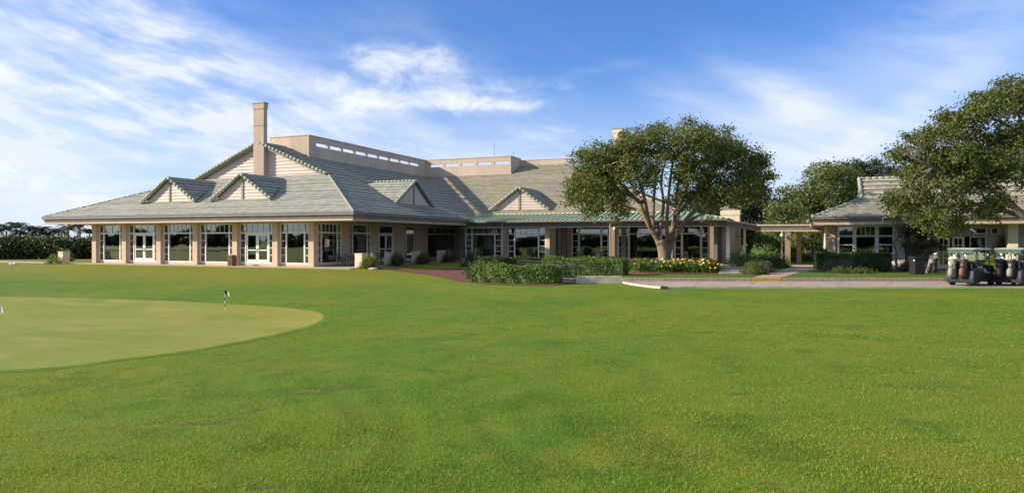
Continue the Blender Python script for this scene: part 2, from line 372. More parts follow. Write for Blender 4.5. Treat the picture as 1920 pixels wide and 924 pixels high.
class MB:
    def __init__(s): s.v = []; s.f = []; s.uv = {}; s.mi = []; s.cur = 0
    def add(s, vs, fs, uvs=None):
        b = len(s.v); s.v += [tuple(p) for p in vs]
        for f in fs: s.f.append(tuple(b + i for i in f)); s.mi.append(s.cur)
        if uvs is not None:
            for i, u in enumerate(uvs): s.uv[b + i] = u
        return s
    def box(s, x0, x1, y0, y1, z0, z1):
        x0, x1 = sorted((x0, x1)); y0, y1 = sorted((y0, y1)); z0, z1 = sorted((z0, z1))
        return s.add([(x0, y0, z0), (x1, y0, z0), (x1, y1, z0), (x0, y1, z0), (x0, y0, z1), (x1, y0, z1), (x1, y1, z1), (x0, y1, z1)],
                     [(0, 3, 2, 1), (4, 5, 6, 7), (0, 1, 5, 4), (1, 2, 6, 5), (2, 3, 7, 6), (3, 0, 4, 7)])
    def beam(s, a, b, w, h, up=(0, 0, 1)):
        """square bar between two points, w across, h along up"""
        a = Vector(a); b = Vector(b); t = (b - a).normalized(); up = Vector(up)
        if abs(t.dot(up)) > .98: up = Vector((0, 1, 0))
        sd = t.cross(up).normalized() * (w / 2); u = sd.cross(t).normalized() * (h / 2)
        vs = [p + i * sd + j * u for p in (a, b) for i, j in ((-1, -1), (1, -1), (1, 1), (-1, 1))]
        return s.add(vs, [(3, 2, 1, 0), (4, 5, 6, 7), (0, 1, 5, 4), (1, 2, 6, 5), (2, 3, 7, 6), (3, 0, 4, 7)])
    def tube(s, pts, rad, n=8, cap=True, squash=None):
        pts = [Vector(p) for p in pts]
        if not hasattr(rad, '__len__'): rad = [rad] * len(pts)
        vs = []; prev = None
        for i, p in enumerate(pts):
            t = (pts[min(i + 1, len(pts) - 1)] - pts[max(i - 1, 0)]).normalized()
            if prev is None: prev = t.orthogonal().normalized()
            a = (prev - t * prev.dot(t)).normalized(); prev = a; b = t.cross(a)
            for k in range(n):
                q = 2 * math.pi * k / n; vs.append(p + (a * math.cos(q) + b * math.sin(q)) * rad[i])
        fs = [(i * n + k, i * n + (k + 1) % n, (i + 1) * n + (k + 1) % n, (i + 1) * n + k) for i in range(len(pts) - 1) for k in range(n)]
        if cap: fs += [tuple(range(n))[::-1], tuple((len(pts) - 1) * n + k for k in range(n))]
        return s.add(vs, fs)
    def poly(s, pts, uvs=None): return s.add(pts, [tuple(range(len(pts)))], uvs)
    def prism(s, pts, z0, z1):
        n = len(pts); vs = [(p[0], p[1], z0) for p in pts] + [(p[0], p[1], z1) for p in pts]
        return s.add(vs, [tuple(range(n))[::-1], tuple(range(n, 2 * n))] + [(i, (i + 1) % n, n + (i + 1) % n, n + i) for i in range(n)])
    def ball(s, c, r, n=10, m=6, noise=0.0):
        if not hasattr(r, '__len__'): r = (r, r, r)
        vs = [(c[0], c[1], c[2] + r[2])]
        for j in range(1, m):
            ph = math.pi * j / m
            for k in range(n):
                q = 2 * math.pi * k / n; g = 1 + noise * (random.random() - .5)
                vs.append((c[0] + r[0] * g * math.sin(ph) * math.cos(q), c[1] + r[1] * g * math.sin(ph) * math.sin(q), c[2] + r[2] * g * math.cos(ph)))
        vs.append((c[0], c[1], c[2] - r[2])); L = len(vs) - 1
        fs = [(0, 1 + k, 1 + (k + 1) % n) for k in range(n)]
        for j in range(m - 2): fs += [(1 + j * n + k, 1 + (j + 1) * n + k, 1 + (j + 1) * n + (k + 1) % n, 1 + j * n + (k + 1) % n) for k in range(n)]
        fs += [(L, 1 + (m - 2) * n + (k + 1) % n, 1 + (m - 2) * n + k) for k in range(n)]
        return s.add(vs, fs)
    def build(s, name, m, parent=None, smooth=False, bevel=0.0, label=None):
        me = bpy.data.meshes.new(name)
        off = Vector((0, 0, 0)); q = parent
        while q is not None:
            if q.name in OFF: off = OFF[q.name]; break
            q = q.parent
        me.from_pydata([(x - off.x, y - off.y, z - off.z) for x, y, z in s.v], [], s.f)
        for k in (m if isinstance(m, (list, tuple)) else [m]): me.materials.append(MATS[k])
        me.polygons.foreach_set('material_index', s.mi)
        if s.uv:
            ul = me.uv_layers.new(name='UVMap'); li = np.empty(len(me.loops), np.int32); me.loops.foreach_get('vertex_index', li)
            ul.data.foreach_set('uv', np.array([s.uv.get(int(i), (0, 0)) for i in li], np.float32).ravel())
        if smooth: me.polygons.foreach_set('use_smooth', [True] * len(me.polygons))
        me.update()
        o = bpy.data.objects.new(name, me); COL.objects.link(o); o.parent = parent
        if bevel:
            b = o.modifiers.new('bevel', 'BEVEL'); b.width = bevel; b.segments = 2; b.limit_method = 'ANGLE'
        if label: o['label'] = label
        return o


def quads(name, V, m, parent=None, rnd=None, clump=None, nv=4, extra=None):
    """V: (n, nv, 3) loose faces -> one mesh; extra: an MB whose faces are appended (a hedge's inner mass)"""
    n = len(V); co = V.reshape(-1, 3).astype(np.float64); tot = n * nv
    off = np.zeros(3); q = parent
    while q is not None:
        if q.name in OFF: off = np.array(OFF[q.name]); break
        q = q.parent
    ev = np.array(extra.v) if extra else np.zeros((0, 3)); ef = extra.f if extra else []
    co = np.vstack([co, ev]) - off
    me = bpy.data.meshes.new(name); me.vertices.add(len(co)); me.vertices.foreach_set('co', co.astype(np.float32).ravel())
    loops = np.arange(tot, dtype=np.int32); starts = np.arange(n, dtype=np.int32) * nv
    if ef:
        el = np.array([tot + i for f in ef for i in f], np.int32); ls = np.cumsum([0] + [len(f) for f in ef])[:-1].astype(np.int32) + tot
        loops = np.concatenate([loops, el]); starts = np.concatenate([starts, ls])
    me.loops.add(len(loops)); me.loops.foreach_set('vertex_index', loops)
    me.polygons.add(len(starts)); me.polygons.foreach_set('loop_start', starts)
    me.update(calc_edges=True); me.validate()
    k = len(starts)
    for an, arr in (('rnd', rnd), ('clump', clump)):
        a = me.attributes.new(an, 'FLOAT', 'FACE'); val = np.full(len(me.polygons), .7, np.float32)
        src = rng.random(n) if arr is None else arr; val[:min(n, len(val))] = src[:len(val)]; a.data.foreach_set('value', val)
    me.materials.append(MATS[m])
    o = bpy.data.objects.new(name, me); COL.objects.link(o); o.parent = parent; return o


def leaves(P, size, up=.5, aspect=.55, out=None):
    """leaf-shaped faces around points P (n,3)"""
    n = len(P); nr = rng.normal(size=(n, 3)); nr[:, 2] += up
    if out is not None: nr += out
    nr /= np.linalg.norm(nr, axis=1, keepdims=True) + 1e-9
    a = rng.normal(size=(n, 3)); a -= nr * (a * nr).sum(1, keepdims=True); a /= np.linalg.norm(a, axis=1, keepdims=True) + 1e-9
    b = np.cross(nr, a); s = size * rng.uniform(.65, 1.3, (n, 1))
    V = np.stack([P - a * s, P - b * s * aspect + a * s * .1, P + a * s, P + b * s * aspect + a * s * .1], 1)
    return V


def struct(o): o['kind'] = 'structure'; return o


# ---------------------------------------------------------------- ground
def make_lawn():
    na = 900; ang = np.linspace(0, 2 * np.pi, na, endpoint=False)
    rad = np.concatenate([[.6], np.geomspace(1.2, 70, 240), np.geomspace(75, 2600, 34)])
    A, Rr = np.meshgrid(ang, rad); x = Rr * np.cos(A); y = Rr * np.sin(A); z = height(x, y)
    nr = len(rad); V = np.stack([x, y, z], -1).reshape(-1, 3)
    i = np.arange(nr - 1)[:, None] * na; j = np.arange(na)[None, :]; jn = (j + 1) % na
    Fq = np.stack([i + j, i + na + j, i + na + jn, i + jn], -1).reshape(-1, 4)
    me = bpy.data.meshes.new('lawn'); me.vertices.add(len(V)); me.vertices.foreach_set('co', V.astype(np.float32).ravel())
    me.loops.add(Fq.size); me.loops.foreach_set('vertex_index', Fq[:, ::-1].ravel().astype(np.int32))
    me.polygons.add(len(Fq)); me.polygons.foreach_set('loop_start', (np.arange(len(Fq)) * 4).astype(np.int32))
    me.update(calc_edges=True); me.polygons.foreach_set('use_smooth', np.ones(len(Fq), bool)); me.materials.append(MATS['lawn'])
    o = bpy.data.objects.new('lawn', me); COL.objects.link(o); struct(o)
make_lawn()


def smooth_loop(pts, n=14):
    out = []; m = len(pts)
    for i in range(m):
        p0, p1, p2, p3 = [np.array(pts[(i + k - 1) % m][:2]) for k in range(4)]
        for t in np.linspace(0, 1, n, endpoint=False):
            out.append(.5 * ((2 * p1) + (-p0 + p2) * t + (2 * p0 - 5 * p1 + 4 * p2 - p3) * t * t + (-p0 + 3 * p1 - 3 * p2 + p3) * t ** 3))
    return out
def draped(name, outline, m, lift, rings=26, edge=0.0):
    """a sheet lying on the land, its outline a closed loop (star-shaped about its middle)"""
    c = np.mean(outline, 0); mb = MB(); n = len(outline); vs = [(c[0], c[1], hz(*c) + lift)]
    for k in range(1, rings + 1):
        for p in outline:
            q = c + (p - c) * (k / rings); vs.append((q[0], q[1], hz(*q) + lift))
    if edge:
        for p in outline: vs.append((p[0], p[1], hz(*p) - edge))
        rings += 1
    fs = [(0, 1 + i, 1 + (i + 1) % n) for i in range(n)]
    for k in range(rings - 1): fs += [(1 + k * n + i, 1 + (k + 1) * n + i, 1 + (k + 1) * n + (i + 1) % n, 1 + k * n + (i + 1) % n) for i in range(n)]
    mb.add(vs, fs); return mb.build(name, m, smooth=True)
gp = [hit(*q) for q in ((-260, 566), (-120, 557), (60, 557), (250, 562), (400, 569), (520, 576), (588, 584), (606, 594), (592, 606), (530, 624), (400, 650), (250, 671), (0, 694))]
gp += [D(-250, 13.2), D(-500, 15), D(-560, 24)]
GREEN = smooth_loop(gp, 10)
struct(draped('putting_green', GREEN, 'green', .014))
_c = np.mean(GREEN, 0); COLLAR = [_c + (p - _c) * (1 + .3 / np.linalg.norm(p - _c)) for p in GREEN]
_n = len(GREEN); mb = MB(); mb.add([(p[0], p[1], hz(*p) + .013) for p in GREEN] + [(p[0], p[1], hz(*p) + .006) for p in COLLAR], [(i, _n + i, _n + (i + 1) % _n, (i + 1) % _n) for i in range(_n)]); struct(mb.build('putting_green_collar', 'collar', smooth=True))

# road, its edging, the kerb and the gardens behind it
def strip(front, back, z0, z1, name, m, extra=None):
    mb = MB(); pts = [D(*p) for p in front] + [D(*p) for p in back[::-1]]
    mb.prism([(p.x, p.y) for p in pts], z0, z1); return mb.build(name, m)
RF = [(1165, 36.6), (1190, 34.6), (1216, 33.3), (1242, 32.4), (1300, 32.6), (1500, 32.7), (1920, 32.7), (2600, 32.7)]
RB = [(1165, 37.1), (1240, 36.9), (1320, 36.9), (1400, 36.9), (1500, 36.9), (1920, 36.9), (2600, 36.9)]
mb = MB()
for i in range(len(RF) - 1):
    pass
pts = [D(*p) for p in RF] + [D(*p) for p in RB[::-1]]
mb.prism([(p.x, p.y) for p in pts], -.45, -.2)
struct(mb.build('road', 'concrete'))
for px in (1300, 1404, 1478, 1566, 1660, 1752):
    mb = MB(); a, b = D(px, 32.72, z=-.198), D(px + 14, 36.85, z=-.198); mb.beam(a, b, .022, .008); struct(mb.build('road_joint', 'trim'))
mb = MB()
for a, b in zip(RF[:-1], RF[1:]):
    A0, B0 = D(*a), D(*b); A1, B1 = D(a[0], a[1] - .12), D(b[0], b[1] - .12)
    mb.prism([(A1.x, A1.y), (B1.x, B1.y), (B0.x, B0.y), (A0.x, A0.y)], -.45, -.185)
struct(mb.build('road_edging', 'kerb_light'))
def kerb(p0, p1, m, name):
    mb = MB(); n = 24
    for i in range(n):
        a = [p0 + (p1 - p0) * t for t in ((i + .02) / n, (i + .98) / n)]
        q = []
        for px in a:
            d = np.interp(px, [p[0] for p in RB], [p[1] for p in RB]); q.append((D(px, d), D(px, d + .17)))
        mb.prism([(q[0][0].x, q[0][0].y), (q[1][0].x, q[1][0].y), (q[1][1].x, q[1][1].y), (q[0][1].x, q[0][1].y)], -.4, -.035)
    struct(mb.build(name, m, bevel=.02))
kerb(1166, 1408, 'kerb', 'kerb'); kerb(1409, 1465, 'kerb_yellow', 'kerb_painted_yellow'); kerb(1466, 1771, 'kerb', 'kerb'); kerb(1772, 1840, 'kerb_yellow', 'kerb_painted_yellow'); kerb(1841, 2300, 'kerb', 'kerb')
pts = [D(p[0], p[1] + .16) for p in RB] + [D(2700, 60), D(1165, 62), ]
mb = MB(); mb.prism([(p.x, p.y) for p in pts], -.5, -.05); struct(mb.build('garden_lawn', 'verge'))

mb = MB(); q = [D(1412, 37.5), D(1462, 37.5), D(1500, 44), D(1556, 50), D(1520, 57), D(1486, 57), D(1478, 50), D(1450, 44)]
mb.prism([(p.x, p.y) for p in q], -.3, -.043); struct(mb.build('garden_path', 'concrete'))
mb = MB()
for (a, b, d0, d1, z) in ((1348, 1408, 41.5, 43.0, .03), (1350, 1396, 43.1, 45.3, .10), (1352, 1400, 45.4, 50, .16)):
    q = [D(a, d0), D(b, d0), D(b, d1), D(a, d1)]; mb.prism([(p.x, p.y) for p in q], -.3, z)
struct(mb.build('garden_path_steps', 'patio', bevel=.015))
mb = MB(); q = [D(1700, 44.5), D(2000, 44.5), D(2100, 52), D(1690, 52)]; mb.prism([(p.x, p.y) for p in q], -.3, -.035); struct(mb.build('shop_pavement', 'concrete'))
# walk and terrace round the clubhouse
mb = MB(); mb.box(-72, -28.9, 40.7, 42.9, -.5, -.012); mb.box(-33.6, -29.7, 42.9, 66.8, -.5, -.01)
struct(mb.build('terrace_paving', 'patio'))
mb = MB(); mb.box(-29.7, -3.9, 57.6, 66, -.5, -.01); struct(mb.build('porch_paving', 'patio'))

mulch_a = smooth_loop([hit(*q) for q in ((705, 503.5), (760, 505), (880, 503), (930, 506), (925, 527), (880, 530), (845, 524), (800, 515), (745, 508))], 6)
struct(draped('mulch_bed', mulch_a, 'mulch', .02, 14))
mulch_b = smooth_loop([hit(*q) for q in ((880, 528), (920, 533.5), (975, 534.5), (1030, 535.5), (1075, 532), (1085, 528), (1040, 524), (950, 518), (890, 519))], 6)
struct(draped('mulch_bed', mulch_b, 'mulch', .025, 14))
mb = MB(); q = [D(1180, 42.3), D(1215, 41.6), D(1350, 41.6), D(1352, 48), D(1180, 50)]; mb.prism([(p.x, p.y) for p in q], -.3, -.01); struct(mb.build('flower_bed_mulch', 'mulch'))
mb = MB(); q = [D(1352, 45.5), D(1395, 40.3), D(1442, 40.3), D(1446, 44), D(1440, 53), D(1360, 53)]; mb.prism([(p.x, p.y) for p in q], -.3, -.04); struct(mb.build('shrub_bed_mulch', 'mulch'))


def grass_blades(N=620000):
    """real blades standing on the near part of the lawn"""
    u = rng.random(N); d = 3.6 * (30 / 3.6) ** (u ** .9)
    px = rng.uniform(-120, 2040, N); r = (px - CX) / F
    x = (r * CA - SA) * d; y = (r * SA + CA) * d
    from_green = np.ones(N, bool)
    # keep clear of the putting green
    G = np.array(COLLAR); gx, gy = G[:, 0], G[:, 1]; inside = np.zeros(N, bool); j = len(G) - 1
    for i in range(len(G)):
        c = ((gy[i] > y) != (gy[j] > y)) & (x < (gx[j] - gx[i]) * (y - gy[i]) / (gy[j] - gy[i] + 1e-12) + gx[i]); inside ^= c; j = i
    thin = np.zeros(N)
    for (px_, py_, w_, h_, a_) in SPOTS:
        q = hit(px_, py_); dx, dy = x - q.x, y - q.y
        g = a_ * np.exp(-((dx * CA + dy * SA) / w_) ** 2 - ((-dx * SA + dy * CA) / (h_ * 2.2)) ** 2); thin = np.maximum(thin, g * (.75 + .5 * np.sin(x * 9 + 3 * np.sin(y * 7)) * np.sin(y * 11)))
    k = ~inside & (rng.random(N) > np.clip(thin * 1.3 - .25, 0, .8)); x, y, d = x[k], y[k], d[k]; n = len(x); z = height(x, y)
    tuft = .5 + .5 * np.sin(x * 2.1 + 3 * np.sin(y * .9)) * np.sin(y * 1.7 + 2 * np.sin(x * .7))
    h = rng.uniform(.006, .016, n) * (1 + .6 * tuft) * (1 + .25 * (d > 14)); w = h * .13 + .0012 * np.clip(d / 8, 1, 3)
    a = rng.uniform(0, 2 * np.pi, n); lean = rng.uniform(.15, 1.0, n) * h; la = a + rng.normal(1.57, .5, n)
    P0 = np.stack([x - w * np.cos(a), y - w * np.sin(a), z - .004], 1); P1 = np.stack([x + w * np.cos(a), y + w * np.sin(a), z - .004], 1)
    T = np.stack([x + lean * np.cos(la), y + lean * np.sin(la), z + h], 1)
    o = quads('grass', np.stack([P0, P1, T], 1), 'grass_blade', nv=3); tag(o, 'short mown grass blades of the fairway lawn in the foreground', 'grass', kind='stuff')
grass_blades()


# ---------------------------------------------------------------- building helpers
def clip(poly, b, lo, hi):
    """clip a polygon of (a, b) pairs to lo <= b <= hi"""
    for s, lim in ((1, lo), (-1, -hi)):
        out = []; n = len(poly)
        for i in range(n):
            p, q = poly[i], poly[(i + 1) % n]; fp, fq = s * p[1] - lim, s * q[1] - lim
            if fp >= 0: out.append(p)
            if fp * fq < 0: t = fp / (fp - fq); out.append((p[0] + (q[0] - p[0]) * t, p[1] + (q[1] - p[1]) * t))
        poly = out
        if len(poly) < 3: return []
    return poly
def tiled(mb, pts, step=.5, lip=.075, zref=None):
    """lay a plane with overlapping courses: every course is a real tilted strip with its own lower edge"""
    pts = [Vector(p) for p in pts]; n = Vector((0, 0, 0))
    for i in range(1, len(pts) - 1): n += (pts[i] - pts[0]).cross(pts[i + 1] - pts[0])
    n.normalize()
    if n.z < -1e-6: n = -n
    vertical = abs(n.z) < .05
    if vertical and n.dot(S) < -5: n = -n
    h = Vector((0, 0, 1)).cross(n).normalized(); s = n.cross(h).normalized()
    if s.z < 0: s = -s; h = -h
    o = pts[0] if zref is None else pts[0] + s * ((zref - pts[0].z) / s.z)
    ab = [((p - o).dot(h), (p - o).dot(s)) for p in pts]; lo = min(b for a, b in ab); hi = max(b for a, b in ab)
    k0, k1 = math.floor(lo / step + 1e-6), math.ceil(hi / step - 1e-6)
    for k in range(k0, k1):
        c = clip(ab, None, k * step, (k + 1) * step)
        if len(c) < 3: continue
        P = []
        for a, b in c:
            l = lip * (1 - (b - k * step) / step); P.append(o + h * a + s * b + n * l)
        mb.add(P, [tuple(range(len(P)))], [(a, b) for a, b in c])
        low = [a for a, b in c if abs(b - k * step) < 1e-5]
        if len(low) >= 2:
            a0, a1 = min(low), max(low); q = o + s * (k * step)
            mb.add([q + h * a0, q + h * a1, q + h * a1 + n * lip, q + h * a0 + n * lip], [(0, 1, 2, 3)], [(a0, k * step + .01)] * 4)
    return n
def ridge_caps(mb, a, b, r=.095, step=.42, lift=.03, bead=.88):
    a = Vector(a) + Vector((0, 0, lift)); b = Vector(b) + Vector((0, 0, lift)); L = (b - a).length; n = max(1, int(L / step)); t = (b - a) / n
    for i in range(n):
        p = a + t * i; mb.tube([p, p + t * .5, p + t * 1.04], [r * random.uniform(1.02, 1.07) * (1.08 if bead < .85 else 1), r, r * bead], 8)


class Face:
    """a wall plane: o origin, u along, n outward"""
    def __init__(s, o, u, n): s.o = Vector(o); s.u = Vector(u); s.n = Vector(n)
    def p(s, a, b, z): return s.o + s.u * a + s.n * b + Vector((0, 0, z))
    def box(s, mb, a0, a1, b0, b1, z0, z1):
        c = [s.p(a, b, z) for z in (z0, z1) for a, b in ((a0, b0), (a1, b0), (a1, b1), (a0, b1))]
        mb.add(c, [(0, 3, 2, 1), (4, 5, 6, 7), (0, 1, 5, 4), (1, 2, 6, 5), (2, 3, 7, 6), (3, 0, 4, 7)])
    def quad(s, mb, a0, a1, b, z0, z1): mb.add([s.p(a0, b, z0), s.p(a1, b, z0), s.p(a1, b, z1), s.p(a0, b, z1)], [(0, 1, 2, 3)])


def bay(fc, parent, a0, a1, z0=.16, z1=3.32, zt=2.58, side=.62, door=False, transom=3, rows=4, left=True, right=True, bar=.055, handle=True, solid=0.0):
    """one glazed bay: white frame, side lights in small panes, transom, big pane or a pair of glazed doors"""
    mb = MB(); gl = MB(); w = bar
    fc.box(mb, a0, a1, -.06, .06, z0, z0 + .10 + solid); fc.box(mb, a0, a1, -.06, .06, z1 - .07, z1)
    fc.box(mb, a0, a1, -.06, .075, zt - .055, zt + .055)
    xs = [a0]
    if left: xs.append(a0 + side)
    if right: xs.append(a1 - side)
    xs.append(a1)
    for i, x in enumerate(xs):
        wd = w if 0 < i < len(xs) - 1 else w * .7
        x = min(max(x, a0 + wd), a1 - wd)
        fc.box(mb, x - wd, x + wd, -.06, .07, z0 + .1 + solid, zt - .055); fc.box(mb, x - wd, x + wd, -.06, .07, zt + .055, z1 - .07)
    zb, ztt = z0 + .1 + solid, zt - .055
    for flag, s0, s1 in ((left, a0, a0 + side), (right, a1 - side, a1)):
        if not flag: continue
        for k in range(1, rows): z = zb + (ztt - zb) * k / rows; fc.box(mb, s0 + w * .7, s1 - w * .7, -.03, .04, z - .026, z + .026)
    c0, c1 = (a0 + side if left else a0) + w, (a1 - side if right else a1) - w
    for k in range(1, transom): x = c0 + (c1 - c0) * k / transom; fc.box(mb, x - .018, x + .018, -.03, .035, zt + .055, z1 - .07)
    o = mb.build('window', 'white_paint', parent)
    fc.quad(gl, a0 + w, a1 - w, 0, zt + .05, z1 - .06)
    if left: fc.quad(gl, a0 + w, a0 + side - w * .5, 0, zb, ztt)
    if right: fc.quad(gl, a1 - side + w * .5, a1 - w, 0, zb, ztt)
    if not door: fc.quad(gl, c0, c1, 0, zb, ztt)
    gl.build('pane', 'glass', o)
    if door:
        dm = MB(); dg = MB(); hm = MB(); mid = (c0 + c1) / 2; zl = z0 + .02
        dm_z0 = zb + .002
        for s0, s1 in ((c0 + .012, mid - .008), (mid + .008, c1 - .012)):
            st = .13
            fc.box(dm, s0, s0 + st, -.03, .03, dm_z0, ztt - .012); fc.box(dm, s1 - st, s1, -.03, .03, dm_z0, ztt - .012)
            fc.box(dm, s0 + st, s1 - st, -.03, .03, dm_z0, dm_z0 + .2); fc.box(dm, s0 + st, s1 - st, -.03, .03, ztt - .15, ztt - .012)
            fc.box(dm, s0 + st, s1 - st, -.025, .025, 1.17, 1.25)
            fc.quad(dg, s0 + st, s1 - st, 0, dm_z0 + .2, ztt - .15)
        for x in (mid - .07, mid + .07): hm.beam(fc.p(x, .08, 1.0), fc.p(x, .08, 1.35), .03, .03); hm.beam(fc.p(x, .02, 1.05), fc.p(x, .08, 1.05), .02, .02)
        do = dm.build('door', 'white_paint', parent); dg.build('pane', 'glass', do); hm.build('handle', 'dark_metal', do)
    return o


# ---------------------------------------------------------------- clubhouse
XL, XR, YF = -61.3, -28.4, 40.5                  # eaves
SL = .42; ZE = 4.0
CH = thing('clubhouse', (-40, 52, 0), 'long low clubhouse with grey-green tiled roof, peach pillars, glazed bays and cream parapets', 'building')
WX, WY = -33.2, 42.2                             # wall faces of the two wings
CW = 60.6                                        # front wall of the far range

# roof planes
GX0, GX1, GY, GZ = XL + 9, XR - 9, YF + 9, ZE + 9 * SL; RX = (XL + XR) / 2; RZ = ZE + (XR - RX) * SL
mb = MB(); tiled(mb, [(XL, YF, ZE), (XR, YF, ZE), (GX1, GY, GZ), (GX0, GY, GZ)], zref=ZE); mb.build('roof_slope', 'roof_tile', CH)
mb = MB()
tiled(mb, [(XR, YF, ZE), (XR, GY - .35, ZE), (GX1 - .35 + .35, GY - .35, GZ + 0)][:3] if False else [(XR, YF, ZE), (XR, GY, ZE), (GX1, GY, GZ)], zref=ZE)
tiled(mb, [(XR, GY, ZE), (XR, 60.2, ZE), (-29.71, 63.3, ZE + 1.31 * SL), (-42.5, 76.09, ZE + 14.1 * SL), (RX, 78.44, RZ), (RX, GY, RZ)], zref=ZE)
tiled(mb, [(GX1, GY, GZ), (RX, GY, RZ), (RX, GY - .4, RZ), (GX1 + .1, GY - .4, GZ - .04)], zref=ZE)
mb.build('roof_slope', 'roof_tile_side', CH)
mb = MB(); tiled(mb, [(XL, YF, ZE), (GX0, GY, GZ), (RX, GY, RZ), (RX, 82, RZ), (XL, 82, ZE)][:1] + [(XL, 82, ZE), (RX, 82, RZ), (RX, GY, RZ), (GX0, GY, GZ)], zref=ZE)
tiled(mb, [(GX0, GY, GZ), (RX, GY, RZ), (RX, GY - .4, RZ), (GX0 - .1, GY - .4, GZ - .04)], zref=ZE)
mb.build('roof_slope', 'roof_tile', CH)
# far range: tiles above the green metal porch roof
ZC = 4.55; YC = 63.3; EC = 59.0; ZEC = 3.79; XCR = -9.0; YB = 79.1; ZB = ZC + (YB - YC) * SL
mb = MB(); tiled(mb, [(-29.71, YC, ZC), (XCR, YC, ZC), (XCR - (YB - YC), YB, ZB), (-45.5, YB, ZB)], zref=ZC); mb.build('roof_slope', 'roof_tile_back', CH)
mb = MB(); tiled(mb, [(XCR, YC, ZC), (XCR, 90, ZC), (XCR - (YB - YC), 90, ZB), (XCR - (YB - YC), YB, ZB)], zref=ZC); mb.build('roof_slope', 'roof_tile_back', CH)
mb = MB(); mb.poly([(XCR - 15.8, 90, ZB - .05), (XCR - 15.8, YB, ZB - .05), (RX, YB, ZB - .05), (RX, 90, ZB - .05)]); mb.box(XL + 1, XCR - 1, 89.5, 90, 0, 3.9); mb.build('flat_roof', 'beam_grey', CH)
mb = MB()
ridge_caps(mb, (XR - .05, YF + .05, ZE), (GX1, GY, GZ)); ridge_caps(mb, (XL + .05, YF + .05, ZE), (GX0, GY, GZ))
ridge_caps(mb, (GX1 + .15, GY - .42, GZ - .03), (RX, GY - .42, RZ), .15, bead=.75); ridge_caps(mb, (GX0 - .15, GY - .42, GZ - .03), (RX, GY - .42, RZ), .15, bead=.75)
mc = MB(); ridge_caps(mc, (XCR, YC, ZC), (XCR - 15.8, YB, ZB)); mc.build('ridge_tiles', 'ridge_tile', CH, smooth=True); ridge_caps(mb, (RX, GY - .4, RZ), (RX, 53.0, RZ))
mb.build('ridge_tiles', 'ridge_tile', CH, smooth=True)
# gable end
mb = MB(); tiled(mb, [(GX0 + .2, GY - .02, GZ - .15), (GX1 - .2, GY - .02, GZ - .15), (RX, GY - .02, RZ - .12)], step=.30, lip=.05)
gs = mb.build('gable_siding', 'siding', CH)
mb = MB()
for gx in (GX0, GX1): mb.beam((gx, GY - .30, GZ - .12), (RX, GY - .30, RZ - .12), .12, .26)
mb.beam((GX0 + .3, GY - .10, GZ - .05), (GX1 - .3, GY - .10, GZ - .05), .12, .12)
mb.build('gable_trim', 'trim', CH)

# green standing-seam roof over the porch
def seam(mb, p0, p1, q0, q1, n):
    mb.poly([p0, p1, q1, q0])
    p0, p1, q0, q1 = map(Vector, (p0, p1, q0, q1)); up = (p1 - p0).cross(q0 - p0).normalized()
    if up.z < 0: up = -up
    for i in range(n + 1):
        t = i / n; mb.beam(p0.lerp(p1, t) + up * .035, q0.lerp(q1, t) + up * .035, .06, .07, up)
mb = MB(); x0 = XR + .02
seam(mb, (-29.6, EC, ZEC), (XCR + .4, EC, ZEC), (-29.6, YC + .02, ZC + .02), (XCR + .4, YC + .02, ZC + .02), 46)
xe = -4.6
mb.poly([(XCR + .4, EC, ZEC), (xe, EC, ZEC), (XCR + .4, YC, ZC)])
for i in range(1, 9):
    t = i / 9; xx = XCR + .4 + (xe - XCR - .4) * t; mb.beam((xx, EC, ZEC + .035), (xx, EC + (YC - EC) * (1 - t), ZEC + .035 + (ZC - ZEC) * (1 - t)), .06, .07)
seam(mb, (xe, EC, ZEC), (xe, 76, ZEC), (XCR + .4, YC, ZC), (XCR + .4, 76, ZC), 34)
pr = mb.build('metal_porch_roof', 'green_metal', CH)
mb = MB(); mb.box(-29.5, XCR, YC - .06, YC + .12, ZC, ZC + .10); mb.build('flashing', 'cream', CH)

# fascias, gutters and soffits
mb = MB(); mc = MB(); sf = MB()
o = .0
mb.box(XL, XR, YF - .02, YF + .16, 3.80, 4.02); mb.box(XL + .14, XR - .14, YF + .10, YF + .22, 3.60, 3.80)
mb.box(XR - .16, XR + .02, YF + .16, 60.3, 3.80, 4.02); mb.box(XR - .22, XR - .10, YF + .22, 60.3, 3.60, 3.80)
mb.box(XL - .02, XL + .16, YF + .16, 82, 3.80, 4.02)
mb.build('gutter', 'fascia_dark', CH)
mc.box(XL + .20, XR - .20, YF + .16, YF + .26, 3.40, 3.61); mc.build('fascia', 'fascia_cream', CH)
mc = MB(); mc.box(XR - .30, XR - .20, YF + .26, 59.3, 3.40, 3.61); mc.build('fascia', 'fascia_cream', CH); mc = MB(); mc.box(XL + .2, XL + .3, YF + .26, 82, 3.4, 3.61); mc.build('fascia', 'fascia_cream', CH)
sf.box(XL + .3, XR - .3, YF + .26, 59.3, 3.43, 3.47); sf.box(XL + .3, -30, 59.3, 89, 3.43, 3.47); sf.build('soffit', 'soffit', CH)
mb = MB(); mb.box(-29.2, xe, EC - .04, EC + .1, ZEC - .16, ZEC - .01); mb.box(xe - .1, xe + .04, EC + .1, 60.4, ZEC - .16, ZEC - .01); mb.build('gutter', 'fascia_dark', CH)
mb = MB(); mb.box(-29.6, xe - .15, EC + .5, EC + .72, 3.20, 3.62); mb.box(xe - .37, xe - .15, EC + .72, 75, 3.2, 3.62); mb.build('porch_beam', 'beam_grey', CH)
mb = MB(); mb.box(-29.6, xe - .16, EC + .46, EC + .5, 3.14, 3.22); mb.build('beam_trim', 'fascia_cream', CH)
mb = MB(); mb.box(-29.6, xe - .2, EC + .72, 88, 3.63, 3.67); mb.build('porch_ceiling', 'soffit', CH)

